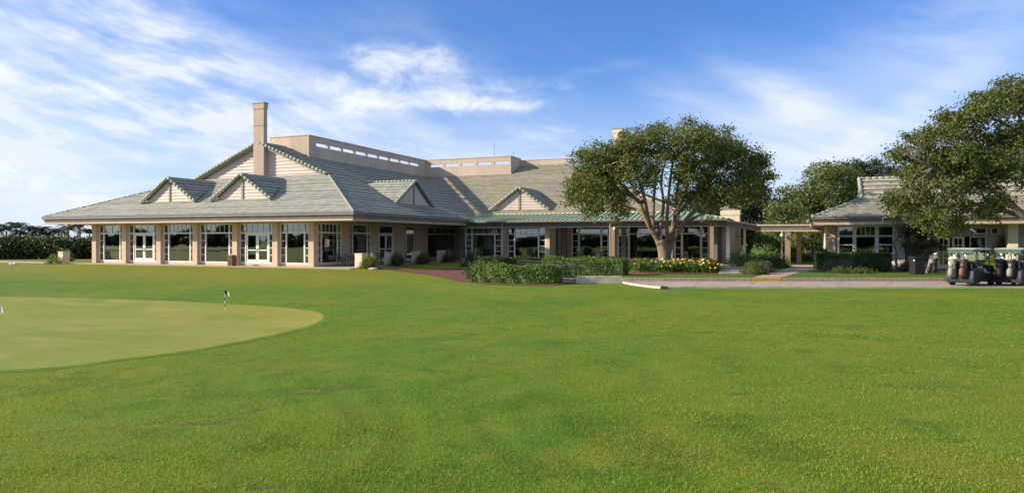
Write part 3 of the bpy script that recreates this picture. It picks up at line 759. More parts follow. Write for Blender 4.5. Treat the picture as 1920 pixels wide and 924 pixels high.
# parapets with their slots
def slotted(mb, fc, a0, a1, z0, z1, slots, s0, s1, th=.22):
    fc.box(mb, a0, a1, -th, 0, z0, s0); fc.box(mb, a0, a1, -th, 0, s1, z1); x = a0
    for (p, q) in slots: fc.box(mb, x, p, -th, 0, s0, s1); x = q
    fc.box(mb, x, a1, -th, 0, s0, s1)
    fc.box(mb, a0 - .0, a1 + .0, -th - .03, .04, z1, z1 + .09)
PX = -42.5; PZ = 12.0
fB = Face((PX, 53.3, 0), (0, 1, 0), (1, 0, 0)); mb = MB()
sl = []
for a, b in ((160, 268), (285, 388), (405, 503), (520, 613), (628, 720), (733, 820), (833, 918), (928, 1007), (1015, 1093)):
    sl.append((YX(560 + a / 4.863, PX) - 53.3, YX(560 + b / 4.863, PX) - 53.3))
slotted(mb, fB, 0, 22.7, 9.4, PZ, sl, 11.10, 11.44); mb.build('parapet', 'parapet', CH)
mb = MB(); mb.box(-47.2, PX - .225, 53.3, 53.52, 10.2, PZ); mb.box(-47.2, PX - .26, 53.26, 53.55, PZ, PZ + .09); mb.build('parapet', 'parapet', CH)
fC = Face((PX, 76.0, 0), (1, 0, 0), (0, -1, 0)); mb = MB()
sl = [(XY(780 + a / 5.647, 76) - PX, XY(780 + b / 5.647, 76) - PX) for a, b in ((150, 280), (305, 450), (480, 610), (650, 795), (830, 985))]
slotted(mb, fC, 0, 11.7, 9.4, PZ + .02, sl, 11.14, 11.48); mb.box(-31.02, -30.8, 76.01, 79.2, 9.6, PZ + .02); mb.box(-31.05, -30.76, 76.05, 79.2, PZ + .02, PZ + .11); mb.build('parapet', 'parapet', CH)
mb = MB(); mb.box(-30.79, XCR - 15.7, YB - .1, YB + .14, ZB - .3, 11.8); mb.box(-30.79, XCR - 15.7, YB - .14, YB + .18, 11.8, 11.88); mb.build('parapet', 'parapet', CH)
mb = MB(); ax = XY(926, 76.4); mb.tube([(ax, 76.5, 11.5), (ax, 76.5, 13.9)], [.03, .015], 6); mb.build('antenna', 'dark_metal', CH); mb = MB(); ax = XY(963, 77); mb.tube([(ax, 77, 12), (ax, 77, 12.7)], .025, 6); mb.build('antenna', 'dark_metal', CH)

# chimneys
def chimney(x0, x1, y0, y1, z0, z1, m, band, cap=.10, parent=CH):
    mb = MB(); mb.box(x0, x1, y0, y1, z0, z1); mb.box(x0 - .05, x1 + .05, y0 - .05, y1 + .05, z1 - .45, z1 - .002 + .05)
    if band: mb.box(x0 - .035, x1 + .035, y0 - .035, y1 + .035, band, band + .07)
    c = mb.build('chimney', m, parent, bevel=.012); k = MB(); k.box(x0 - .09, x1 + .09, y0 - .09, y1 + .09, z1 + .05, z1 + .14); k.build('chimney_cap', 'trim', c)
    return c
chimney(XY(475, 48.95), XY(475, 48.95) + 1.2, 48.95, 49.4, 7.3, 14.35, 'chimney', 12.4)
chimney(XY(1149, 86), XY(1149, 86) + 1.2, 86, 87.0, 10, 16.1, 'cream', 0)
c = chimney(-5.75, -4.1, 66, 67.2, 0, 4.75, 'cream', 0)
k = MB(); k.prism([(-5.82, 65.95), (-4.95, 65.95), (-4.95, 67.2), (-5.82, 67.2)], 4.9, 5.3); k.build('chimney_pot', 'green_metal', c)

# dormers
def dormer(fc, half, zb, rise, mat_roof, over=.28):
    """fc: origin in the middle of the dormer's foot, n pointing out; its ridge runs back until it meets the main slope"""
    d = MB()
    for s in (-1, 1): d.add(*(lambda a, b: ([Vector(v) for v in a], b))(*[[], []])) if False else None
    back = rise / SL + .3
    W = half + .22; zt = zb + rise
    body = MB(); 
    for s in (-1, 1):
        p0 = fc.p(s * W, over - .04, zb - .16); p1 = fc.p(0, over - .04, zt - .02); body.beam(p0, p1, .10, .20, fc.n)
    fc.box(body, -.09, .09, .0, .09, zb + .05, zt - .18); fc.box(body, -half + .2, half - .2, -.02, .07, zb - .08, zb + .05)
    root = body.build('dormer', 'trim', CH)
    m = MB(); P = [fc.p(-half + .15, .03, zb), fc.p(half - .15, .03, zb), fc.p(0, .03, zt - .10)]
    if fc.n.x > .5: pass
    tiled_siding(m, fc, half - .1, zb, zt - .08); m.build('dormer_siding', 'siding', root)
    for s in (-1, 1):
        m = MB(); r = rise / W
        tiled(m, [fc.p(s * W, over, zb), fc.p(0, over, zt), fc.p(0, -back, zt), fc.p(s * W, .30, zb)][:4], zref=zb)
        m.build('dormer_roof', mat_roof, root)
    m = MB()
    for s in (-1, 1): ridge_caps(m, fc.p(s * W, over, zb - .02), fc.p(0, over, zt), .12, .40, bead=.75)
    ridge_caps(m, fc.p(0, over, zt), fc.p(0, -back + .3, zt), .10, .36); m.build('dormer_ridge_tiles', 'ridge_tile', root, smooth=True)
def tiled_siding(m, fc, half, zb, zt, step=.27, lip=.045):
    k = 0; z = zb
    while z < zt - .08:
        z2 = min(z + step, zt - .02); w0 = half * (1 - (z - zb) / (zt - zb)); w1 = half * (1 - (z2 - zb) / (zt - zb))
        m.add([fc.p(-w0, lip, z), fc.p(w0, lip, z), fc.p(w1, 0, z2), fc.p(-w1, 0, z2)], [(0, 1, 2, 3)])
        m.add([fc.p(-w0, 0, z), fc.p(w0, 0, z), fc.p(w0, lip, z), fc.p(-w0, lip, z)], [(0, 1, 2, 3)]); z = z2
dormer(Face((-49.15, 43.35, 0), (1, 0, 0), (0, -1, 0)), 2.95, 5.25, 2.05, 'roof_tile_side')
dormer(Face((-41.25, 43.45, 0), (1, 0, 0), (0, -1, 0)), 2.95, 5.30, 2.05, 'roof_tile_side')
dormer(Face((-31.15, 53.5, 0), (0, 1, 0), (1, 0, 0)), 3.2, 5.15, 2.15, 'roof_tile')
dormer(Face((-25.15, 64.3, 0), (1, 0, 0), (0, -1, 0)), 3.05, 5.02, 2.25, 'roof_tile_side')

# pillars and bays of the front wing
pil = [(-57.25, .52), (-53.55, .52), (-49.47, .52), (-45.38, .52), (-41.18, .52), (-37.15, .52), (-33.72, .52)]
fA = Face((0, WY + .36, 0), (1, 0, 0), (0, -1, 0))
for x, w in pil:
    mb = MB(); mb.box(x, x + w, WY, WY + .62, -.02, 3.44); mb.build('pillar', 'stucco', CH, bevel=.012)
for i in range(6):
    a0 = pil[i][0] + pil[i][1]; a1 = pil[i + 1][0]
    bay(fA, CH, a0 + .003, a1 - .003, side=.58, door=i in (1, 4), transom=[2, 3, 5, 5, 4, 3][i])
mb = MB(); mb.box(pil[0][0] + .01, WX - .01, WY + .3, WY + .5, -.02, .155); mb.box(pil[0][0] + .01, WX - .01, WY + .28, WY + .52, 3.325, 3.5); mb.build('wall', 'stucco', CH)
mb = MB(); mb.box(pil[0][0], pil[0][0] + .25, WY + .62, 82, -.02, 3.44); mb.build('wall', 'stucco', CH)
# side wing along the terrace
fB = Face((WX - .2, 0, 0), (0, 1, 0), (1, 0, 0))
pb = [(YX(643, WX), YX(657, WX)), (YX(698, WX), YX(709, WX)), (YX(744, WX), YX(759, WX)), (YX(785, WX), YX(799, WX)), (YX(860, WX), YX(872, WX) + 1.5)]
prev = WY + .62
for i, (y0, y1) in enumerate(pb):
    mb = MB(); mb.box(WX - .6, WX, y0, y1, -.02, 3.44); mb.build('pillar', 'stucco', CH, bevel=.012)
    bay(fB, CH, prev + .003, y0 - .003, side=.5 if i != 2 else .35, door=i in (1, 3) and False or i == 2, transom=4 if i in (0, 4) else 1, left=True, right=True, z1=3.30)
    prev = y1
mb = MB(); mb.box(WX - .5, WX - .1, WY + .62, 67, -.02, .155); mb.box(WX - .5, WX - .08, WY + .62, 67, 3.305, 3.5); mb.build('wall', 'stucco', CH)
# far range behind the hedges
fD = Face((0, CW, 0), (1, 0, 0), (0, -1, 0)); X = lambda p, Y=CW: XY(p, Y)
mb = MB(); mb.box(X(941), X(952), CW - .2, CW + .4, -.02, 3.6); mb.build('pillar', 'stucco', CH, bevel=.012)
bay(fD, CH, X(873), X(941) - .003, z0=.25, side=.72, transom=4, rows=4, z1=3.34); bay(fD, CH, X(952) + .003, X(1023.6), z0=.25, side=.72, transom=4, rows=4, z1=3.34)
mb = MB(); mb.box(X(866), X(1024), CW - .05, CW + .3, -.02, .245); mb.build('wall', 'stucco', CH); mb = MB(); mb.box(X(866), X(1024), CW - .05, CW + .3, 3.345, 3.6); mb.build('wall', 'stucco', CH); mb = MB(); mb.box(X(1024), X(1031), CW - .1, CW + .5, -.02, 3.6); mb.build('wall', 'stucco', CH)
BW = 64.3; fE = Face((0, BW, 0), (1, 0, 0), (0, -1, 0)); XB = lambda p: XY(p, BW)
mb = MB(); mb.box(X(1024), X(1024) + .3, CW + .5, BW, -.02, 3.6); mb.build('wall', 'white_paint', CH)
mb = MB(); mb.box(-29.55, -29.3, CW + .3, 67, -.02, 3.6); mb.build('wall', 'white_paint', CH); mb = MB(); mb.box(WX, -29.56, 66.9, 67.1, -.02, 3.44); mb.build('wall', 'white_paint', CH)  # recess walls coloured lighter than stucco to brighten the dark corner
edges = [(1030, 1060, True), (1072, 1142, True), (1158, 1262, True), (1264, 1330, True)]
mb = MB(); last = X(1024) + .3
for a, b, _ in edges: mb.box(last, XB(a), BW - .1, BW + .2, -.02, 3.6); last = XB(b); mb.build('wall', 'stucco', CH); mb = MB()
mb.box(last, XB(1345), BW - .1, BW + .2, -.02, 3.6)
mb.build('wall', 'stucco', CH)
bay(fE, CH, XB(1030), XB(1060), z0=.02, side=.3, transom=1, rows=4); bay(fE, CH, XB(1072), XB(1142), z0=.02, side=.75, transom=1, bar=.09)
bay(fE, CH, XB(1158), XB(1262), z0=.02, side=1.1, transom=3, bar=.10); bay(fE, CH, XB(1264), XB(1330), z0=.02, side=.72, transom=3, bar=.10)
# side of the porch end
mb = MB(); q = XY(1342, BW); mb.box(XB(1345), XB(1345) + .3, 61.0, 74, -.02, 3.6)
for k in range(5): mb.box(XB(1345) + .3, XB(1345) + .34, 61.3 + k * .7, 61.36 + k * .7, 0, 3.6)
mb.build('wall', 'beam_grey', CH)
# porch posts, piers and downpipes
def post(px, Y, w, m, name='post', z1=3.2, dy=.0):
    mb = MB(); x = XY(px, Y); mb.box(x - w / 2, x + w / 2, Y - w / 2, Y + w / 2, -.02, z1)
    mb.box(x - w / 2 - .04, x + w / 2 + .04, Y - w / 2 - .04, Y + w / 2 + .04, -.02, .22); return mb.build(name, m, CH, bevel=.01)
for px in (1150, 1258, 1335): post(px, EC + .6, .32, 'post_wood')
post(948, EC + .6, .30, 'post_wood')
for px in (1042, 1058, 1170): post(px, BW - 1.6, .42 if px > 1045 else .3, 'beam_grey', 'pier')
post(1365, 60.4, .30, 'white_paint'); post(1383, 63.5, .42, 'stucco', 'pier'); post(1396, 62.5, .2, 'white_paint')
mb = MB()
for px in (942, 1144): x = XY(px, EC + .2); mb = MB(); mb.tube([(x, EC + .2, 3.6), (x, EC + .2, .1)], .05, 8); mb.build('downpipe', 'fascia_cream', CH)
x = XR - .3; mb = MB(); mb.tube([(x - .1, YF + .3, 3.75), (x - .1, YF + .6, 3.3)], .04, 6); mb.build('downpipe', 'fascia_cream', CH)
# wall lamps between the bays
for px, Y, z in ((946, CW - .35, 2.95), (1152, EC + .3, 3.0)):
    mb = MB(); x = XY(px, Y); mb.ball((x, Y, z), (.11, .11, .14), 10, 8); mb.box(x - .05, x + .05, Y, Y + .2, z + .1, z + .16); mb.build('wall_lamp', 'lamp_white', CH, smooth=True)
# rooms behind the glass
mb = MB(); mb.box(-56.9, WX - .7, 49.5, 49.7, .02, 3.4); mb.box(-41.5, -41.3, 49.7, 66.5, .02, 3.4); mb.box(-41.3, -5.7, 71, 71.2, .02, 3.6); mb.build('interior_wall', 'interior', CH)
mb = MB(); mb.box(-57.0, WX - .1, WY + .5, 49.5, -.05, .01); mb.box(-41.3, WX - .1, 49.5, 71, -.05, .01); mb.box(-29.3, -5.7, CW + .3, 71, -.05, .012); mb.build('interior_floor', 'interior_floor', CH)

# sloping link roof and the level covered walkway
LK = thing('covered_walkway', (-1, 60, 0), 'flat-roofed covered walkway on square posts linking the clubhouse to the small building', 'walkway')
mb = MB(); a, b = Vector((-4.75, 58.96, 3.71)), Vector((-2.4, 60.35, 3.30))
def slab(mb, p, q, wid, th): # sloping roof strip
    s = Vector((0, wid, 0)); mb.add([p, q, q + s, p + s, p - Vector((0, 0, th)), q - Vector((0, 0, th)), q + s - Vector((0, 0, th)), p + s - Vector((0, 0, th))], [(0, 1, 2, 3), (7, 6, 5, 4), (0, 4, 5, 1), (1, 5, 6, 2), (2, 6, 7, 3), (3, 7, 4, 0)])
slab(mb, a, b, 3.4, .12); slab(mb, b, Vector((2.6, 60.35, 3.28)), 3.0, .12); mb.build('roof', 'fascia_cream', LK)
mb = MB(); slab(mb, a + Vector((.05, .12, -.13)), b + Vector((0, .12, -.13)), .2, .42); slab(mb, b + Vector((.005, .12, -.13)), Vector((2.55, 60.47, 3.15)), .2, .34); slab(mb, b + Vector((0, 2.7, -.13)), Vector((2.55, 63.05, 3.15)), .2, .34); mb.build('beam', 'beam_grey', LK)
mb = MB(); slab(mb, b + Vector((0, .08, -.48)), Vector((2.55, 60.43, 2.80)), .24, .10); mb.build('beam_trim', 'fascia_cream', LK)
for px, w, Y in ((1477, .42, 60.7), (1466, .14, 61.5), (1498, .36, 63.2)):
    mb = MB(); x = XY(px, Y); mb.box(x - w / 2, x + w / 2, Y - w / 2, Y + w / 2, -.06, 2.7 if Y < 63 else 2.8); mb.build('post', 'post_wood' if w > .2 else 'fascia_cream', LK, bevel=.01)
mb = MB(); x = XY(1466, 60.3); mb.ball((x, 60.2, 2.42), (.11, .11, .16), 10, 8); mb.tube([(x, 60.2, 2.55), (x, 60.3, 2.72)], .02, 6); mb.build('lamp', 'lamp_white', LK, smooth=True)

# ---------------------------------------------------------------- the small building on the right
SX, SY, SW = 1.55, 51.85, 54.5; SZ = 3.57
SH = thing('golf_shop_building', (10, 56, 0), 'low tile-roofed building with white framed windows behind the golf carts', 'building')
k = 3.4; g = (SX + k, SY + k, SZ + k * SL); XE2 = 34.0
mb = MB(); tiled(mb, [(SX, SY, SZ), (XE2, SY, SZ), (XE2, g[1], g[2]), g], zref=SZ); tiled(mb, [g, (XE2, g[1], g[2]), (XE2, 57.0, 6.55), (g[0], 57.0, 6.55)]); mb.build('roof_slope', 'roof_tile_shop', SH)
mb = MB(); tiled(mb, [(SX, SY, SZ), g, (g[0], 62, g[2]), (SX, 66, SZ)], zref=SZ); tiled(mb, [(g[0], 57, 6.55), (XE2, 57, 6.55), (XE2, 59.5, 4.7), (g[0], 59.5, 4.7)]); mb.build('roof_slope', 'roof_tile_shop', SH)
mb = MB(); mb.poly([(g[0] + .2, g[1], g[2]), (g[0] + .2, 57, 6.4), (g[0] + .2, 59.2, g[2])]); mb.build('gable_siding', 'siding', SH)
mb = MB(); ridge_caps(mb, (SX, SY, SZ), g, .11, bead=.96); ridge_caps(mb, g, (g[0], 57, 6.58), .14, bead=.96); ridge_caps(mb, (g[0], 57, 6.55), (XE2, 57, 6.55), .10, lift=.05, bead=.985); mb.build('ridge_tiles', 'ridge_tile', SH, smooth=True)
mb = MB(); mb.box(SX, 13.6, SY - .02, SY + .15, 3.44, 3.60); mb.box(SX + .08, 13.6, SY + .08, SY + .2, 3.30, 3.44); mb.box(SX - .02, SX + .15, SY + .15, 66, 3.44, 3.6); mb.box(13.6, XE2, SY - .02, SY + .15, 3.44, 3.6); mb.build('gutter', 'fascia_dark', SH)
mb = MB(); mb.box(SX + .14, XE2, SY + .15, SY + .26, 3.06, 3.305); mb.box(SX + .14, SX + .25, SY + .26, 66, 3.06, 3.31); mb.build('fascia', 'fascia_cream', SH)
mb = MB(); mb.box(SX + .25, XE2, SY + .26, 66, 3.09, 3.13); mb.build('soffit', 'soffit', SH)
XS = lambda p: XY(p, SW); fS = Face((0, SW + .12, 0), (1, 0, 0), (0, -1, 0))
for a, b in ((1553, 1567), (1680, 1697)):
    mb = MB(); mb.box(XS(a), XS(b), SW - .02, SW + .5, -.04, 3.1); mb.build('pillar', 'cream' if a > 1600 else 'stucco', SH, bevel=.012)
def shop_bay(a, b, sides, z0=.4, door=False, fc=fS, Xf=XS, tr=2):
    return bay(fc, SH, Xf(a), Xf(b), z0=z0, z1=3.02, zt=2.30, side=sides, transom=tr, rows=3 if not door else 4, bar=.12, door=door)
shop_bay(1569, 1679, 1.15, tr=4)
mb = MB(); mb.box(XS(1553), XS(1697), SW, SW + .3, -.05, .395); mb.box(XS(1553), XS(1697), SW, SW + .3, 3.02, 3.1); mb.build('wall', 'white_paint', SH)
mb = MB(); mb.box(XS(1553), XS(1553) + .3, SW + .5, 64, -.05, 3.1); mb.build('wall', 'stucco', SH)
SW2 = 55.6; fS2 = Face((0, SW2, 0), (1, 0, 0), (0, -1, 0)); XS2 = lambda p: XY(p, SW2)
def french(a, b):
    """a door leaf of eight small panes in a white frame"""
    x0, x1 = XS2(a), XS2(b); m = MB(); gl = MB(); z0, z1 = .0, 2.25
    fS2.box(m, x0, x0 + .14, -.03, .05, z0, z1); fS2.box(m, x1 - .14, x1, -.03, .05, z0, z1); fS2.box(m, x0 + .14, x1 - .14, -.03, .05, z0, z0 + .30); fS2.box(m, x0 + .14, x1 - .14, -.03, .05, z1 - .14, z1)
    xm = (x0 + x1) / 2; fS2.box(m, xm - .025, xm + .025, -.02, .04, z0 + .30, z1 - .14)
    for q in range(1, 4): z = .30 + (z1 - .44) * q / 4; fS2.box(m, x0 + .14, x1 - .14, -.018, .038, z - .022, z + .022)
    fS2.quad(gl, x0 + .14, x1 - .14, 0, .30, z1 - .14); d = m.build('door', 'white_paint', SH); gl.build('pane', 'glass', d)
    h = MB(); h.ball((x1 - .07, SW2 - .09, 1.05), .035, 8, 6); h.build('handle', 'chrome', d)
french(1757, 1781); french(1785, 1808)
mb = MB(); last = XS2(1697)
for a, b in ((1757, 1808), (1818, 1849)): mb.box(last, XS2(a) - .003, SW2, SW2 + .2, -.05, 2.26); last = XS2(b) + .003
mb.box(last, XS2(1990), SW2, SW2 + .2, -.05, 2.26); mb.box(XS2(1697), XS2(1990), SW2, SW2 + .2, 2.26, 2.42); mb.box(XS2(1697), XS2(1990), SW2, SW2 + .2, 2.86, 3.1)
for a, b in ((1697, 1752), (1782, 1818), (1850, 1858), (1872, 1990)): mb.box(XS2(a), XS2(b), SW2, SW2 + .2, 2.42, 2.86)
mb.box(XS2(1808) + .004, XS2(1818) - .004, SW2, SW2 + .2, -.05, 2.26); mb.build('wall', 'shop_wall', SH)
for a, b, z0, z1 in ((1818, 1849, .1, 2.25), (1752, 1782, 2.43, 2.85), (1818, 1850, 2.43, 2.85), (1858, 1872, 2.43, 2.85)):
    m = MB(); gl = MB(); x0, x1 = XS2(a), XS2(b); fS2.box(m, x0, x0 + .05, -.05, .03, z0, z1); fS2.box(m, x1 - .05, x1, -.05, .03, z0, z1); fS2.box(m, x0 + .05, x1 - .05, -.05, .03, z0, z0 + .05); fS2.box(m, x0 + .05, x1 - .05, -.05, .03, z1 - .05, z1)
    w_ = m.build('window', 'white_paint', SH); fS2.quad(gl, x0 + .05, x1 - .05, -.02, z0 + .05, z1 - .05); gl.build('pane', 'glass', w_)
mb = MB(); x = XY(1897, 53.6); mb.box(x - .28, x + .28, 53.3, 53.86, -.05, 3.09); mb.build('pillar', 'cream', SH, bevel=.012)
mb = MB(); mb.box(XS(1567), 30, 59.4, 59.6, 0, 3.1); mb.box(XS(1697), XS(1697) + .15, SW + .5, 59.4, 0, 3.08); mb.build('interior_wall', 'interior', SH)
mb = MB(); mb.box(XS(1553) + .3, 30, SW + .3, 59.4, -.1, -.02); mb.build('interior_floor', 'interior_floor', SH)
mb = MB(); mb.tube([(XY(1655, SY - .1), SY - .1, 3.50), (XY(1655, SY - .1), SY - .1, 3.12)], .04, 6); mb.tube([(XY(1655, SY - .1), SY - .1, 3.5), (XY(1672, SY - .1), SY - .1, 3.55)], .04, 6); mb.build('downpipe', 'cream', SH)


# ---------------------------------------------------------------- trees
def crown(name, lobes, m, parent, dens=7.0, nleaf=60, size=.10, sig=.33, flat=.65, hollow=.55, seed=None):
    """lobes: (centre, radius); leaf clumps near each lobe's surface, leaves scattered in every clump"""
    C = []; T = []
    for (c, r) in lobes:
        n = max(5, int(dens * r * r)); v = rng.normal(size=(n, 3)); v[:, 2] = v[:, 2] * .8 + .25; v /= np.linalg.norm(v, axis=1, keepdims=True)
        rr = r * rng.uniform(hollow, 1.06, (n, 1)); C.append(np.array(c) + v * rr * np.array([1, 1, .82])); T.append(v)
    C = np.vstack(C); T = np.vstack(T); k = len(C)
    s = sig * rng.uniform(.6, 1.35, (k, 1, 1)); P = C[:, None, :] + rng.normal(size=(k, nleaf, 3)) * s * np.array([1, 1, flat])
    P[:, :, 2] -= .12 * np.abs(P[:, :, 0] - C[:, None, 0])
    cl = np.repeat(rng.random(k), nleaf) * .8 + rng.random(k * nleaf) * .2
    V = leaves(P.reshape(-1, 3), size, .5, .5, out=np.repeat(T, nleaf, 0) * .6)
    quads(name, V, m, parent, clump=cl); return C
def wig(a, b, n=6, amp=.06):
    a = Vector(a); b = Vector(b); L = (b - a).length; out = [a]
    for i in range(1, n): t = i / n; out.append(a.lerp(b, t) + Vector((random.gauss(0, 1), random.gauss(0, 1), random.gauss(0, .6))) * L * amp * math.sin(math.pi * t))
    return out + [b]
def spline(pts, n=5):
    out = []; P = [Vector(pts[0])] + [Vector(p) for p in pts] + [Vector(pts[-1])]
    for i in range(1, len(P) - 2):
        for t in np.linspace(0, 1, n, endpoint=False):
            t = float(t); out.append(.5 * ((2 * P[i]) + (P[i + 1] - P[i - 1]) * t + (2 * P[i - 1] - 5 * P[i] + 4 * P[i + 1] - P[i + 2]) * t * t + (3 * P[i] - P[i - 1] - 3 * P[i + 1] + P[i + 2]) * t ** 3))
    return out + [Vector(pts[-1])]
def limbs(mb, base_pts, clumps, sub, frac=.5):
    """twigs from the limbs to the leaf clumps"""
    for c in clumps:
        if random.random() > frac: continue
        c = Vector(c); p = min(base_pts, key=lambda q: (q - c).length + max(0, q.z - c.z) * .7)
        L = (p - c).length
        if L > 5.5: continue
        w = wig(p, c, 4, .09); r = sub * min(1, .35 + L * .16); mb.tube(w, [r, r * .75, r * .55, r * .4, r * .2], 5, cap=False)

def oak():
    d0 = 47.0; base = D(1246, d0, z=-.05)
    t = thing('oak_tree', tuple(base), 'broad oak with forking tan trunk growing from the flower bed before the clubhouse porch', 'tree')
    def P(px, y, dd=0.0): return D(px, d0 + dd, y=y)
    mb = MB(); nodes = []
    def limb(path, r0, r1, n=5, seg=9):
        s = spline([P(*p) for p in path], n); k = len(s) - 1; r0 *= .74; R_ = [(r0 + (r1 - r0) * (i / k) ** .8) * random.uniform(.94, 1.06) for i in range(k + 1)]
        mb.tube(s, R_, seg, cap=False); nodes.extend(s[k // 2:]); return s
    mb.tube(spline([D(1246, d0, z=-.15), D(1246, d0, z=.25), P(1246, 478), P(1243, 462), P(1240, 450)], 4), [.68, .60, .55, .51, .49, .47, .455, .445, .44, .43, .425, .42, .41, .40, .39, .38, .37][:17], 14)
    limb([(1242, 475), (1232, 448), (1218, 424), (1205, 396), (1198, 378), (1180, 366), (1150, 352, -.5)], .31, .10)
    limb([(1252, 478), (1258, 452), (1262, 428), (1268, 400), (1280, 372), (1290, 340), (1300, 300)], .32, .09)
    limb([(1224, 436), (1224, 410, 1), (1226, 370, 1.4), (1230, 330, 1.5), (1232, 290, 1.6), (1236, 262, 1.6)], .24, .06)
    limb([(1221, 428), (1214, 400, -1), (1208, 370, -1.6), (1196, 335, -2), (1180, 300, -2.3), (1172, 275, -2.4)], .20, .05)
    limb([(1232, 448), (1240, 415, 1.0), (1244, 380, 1.7), (1240, 340, 2), (1248, 300, 2.2)], .22, .06)
    limb([(1254, 455), (1250, 425, -1), (1252, 390, -1.6), (1256, 345, -2), (1262, 300, -2.2), (1265, 262, -2.3)], .21, .05)
    limb([(1262, 430), (1272, 404, 1.4), (1268, 370, 2.2), (1276, 335, 3), (1300, 300, 3.5), (1330, 270, 3.6)], .19, .05)
    limb([(1258, 455), (1274, 432, -.6), (1290, 408, -1.2), (1318, 380, -2), (1356, 352, -2.5), (1392, 330, -2.8)], .26, .06)
    limb([(1282, 420, -.9), (1310, 404, .5), (1350, 388, 1.4), (1395, 366, 2.2), (1425, 340, 2.6)], .17, .05)
    limb([(1268, 400), (1300, 370, -1.4), (1330, 330, -2.2), (1352, 300, -2.6), (1356, 275, -2.8)], .18, .05)
    limb([(1210, 404), (1190, 392, 1.2), (1160, 384, 2), (1125, 372, 2.5), (1095, 360, 2.8)], .14, .04)
    limb([(1198, 380), (1165, 345, -1.8), (1130, 320, -2.6), (1105, 300, -3)], .15, .04)
    limb([(1206, 380), (1180, 340, 2.2), (1150, 305, 3), (1130, 285, 3.4)], .15, .04)
    L = []
    for (px, y, r) in ((1112, 340, 46), (1096, 372, 34), (1090, 345, 28), (1130, 292, 36), (1105, 305, 34), (1150, 372, 34), (1190, 262, 30), (1170, 282, 22), (1178, 325, 40), (1232, 252, 30), (1255, 292, 34), (1300, 254, 32),
                       (1338, 258, 34), (1322, 305, 44), (1392, 298, 36), (1424, 318, 30), (1430, 345, 22), (1384, 340, 40), (1315, 362, 34), (1348, 366, 36), (1398, 368, 30), (1208, 292, 32), (1276, 338, 22), (1115, 392, 22),
                       (1158, 400, 16), (1275, 376, 20), (1350, 280, 36), (1160, 300, 36), (1280, 270, 30), (1322, 388, 20), (1225, 326, 24), (1292, 318, 28), (1200, 346, 20), (1330, 338, 30), (1140, 345, 26), (1078, 365, 18), (1372, 286, 28), (1215, 262, 26)):
        e = math.sqrt(max(.05, 1 - ((px - 1258) / 205) ** 2)); R0 = r / 27.2
        depth = 4.6 * e
        for dd in ((-depth * random.uniform(.45, .95), depth * random.uniform(.4, .95)) if y < 340 or abs(px - 1240) > 75 else (-depth * .25,)):
            L.append((tuple(P(px + random.uniform(-5, 5), y + random.uniform(-4, 4) + (6 if dd < 0 else -3), dd)), R0 * random.uniform(.85, 1.02)))
    C = crown('crown', L, 'leaf_oak', t, dens=12.5, nleaf=62, size=.094, sig=.29)
    limbs(mb, nodes, C, .055, .45)
    mb.build('trunk', 'bark', t, smooth=True)
oak()

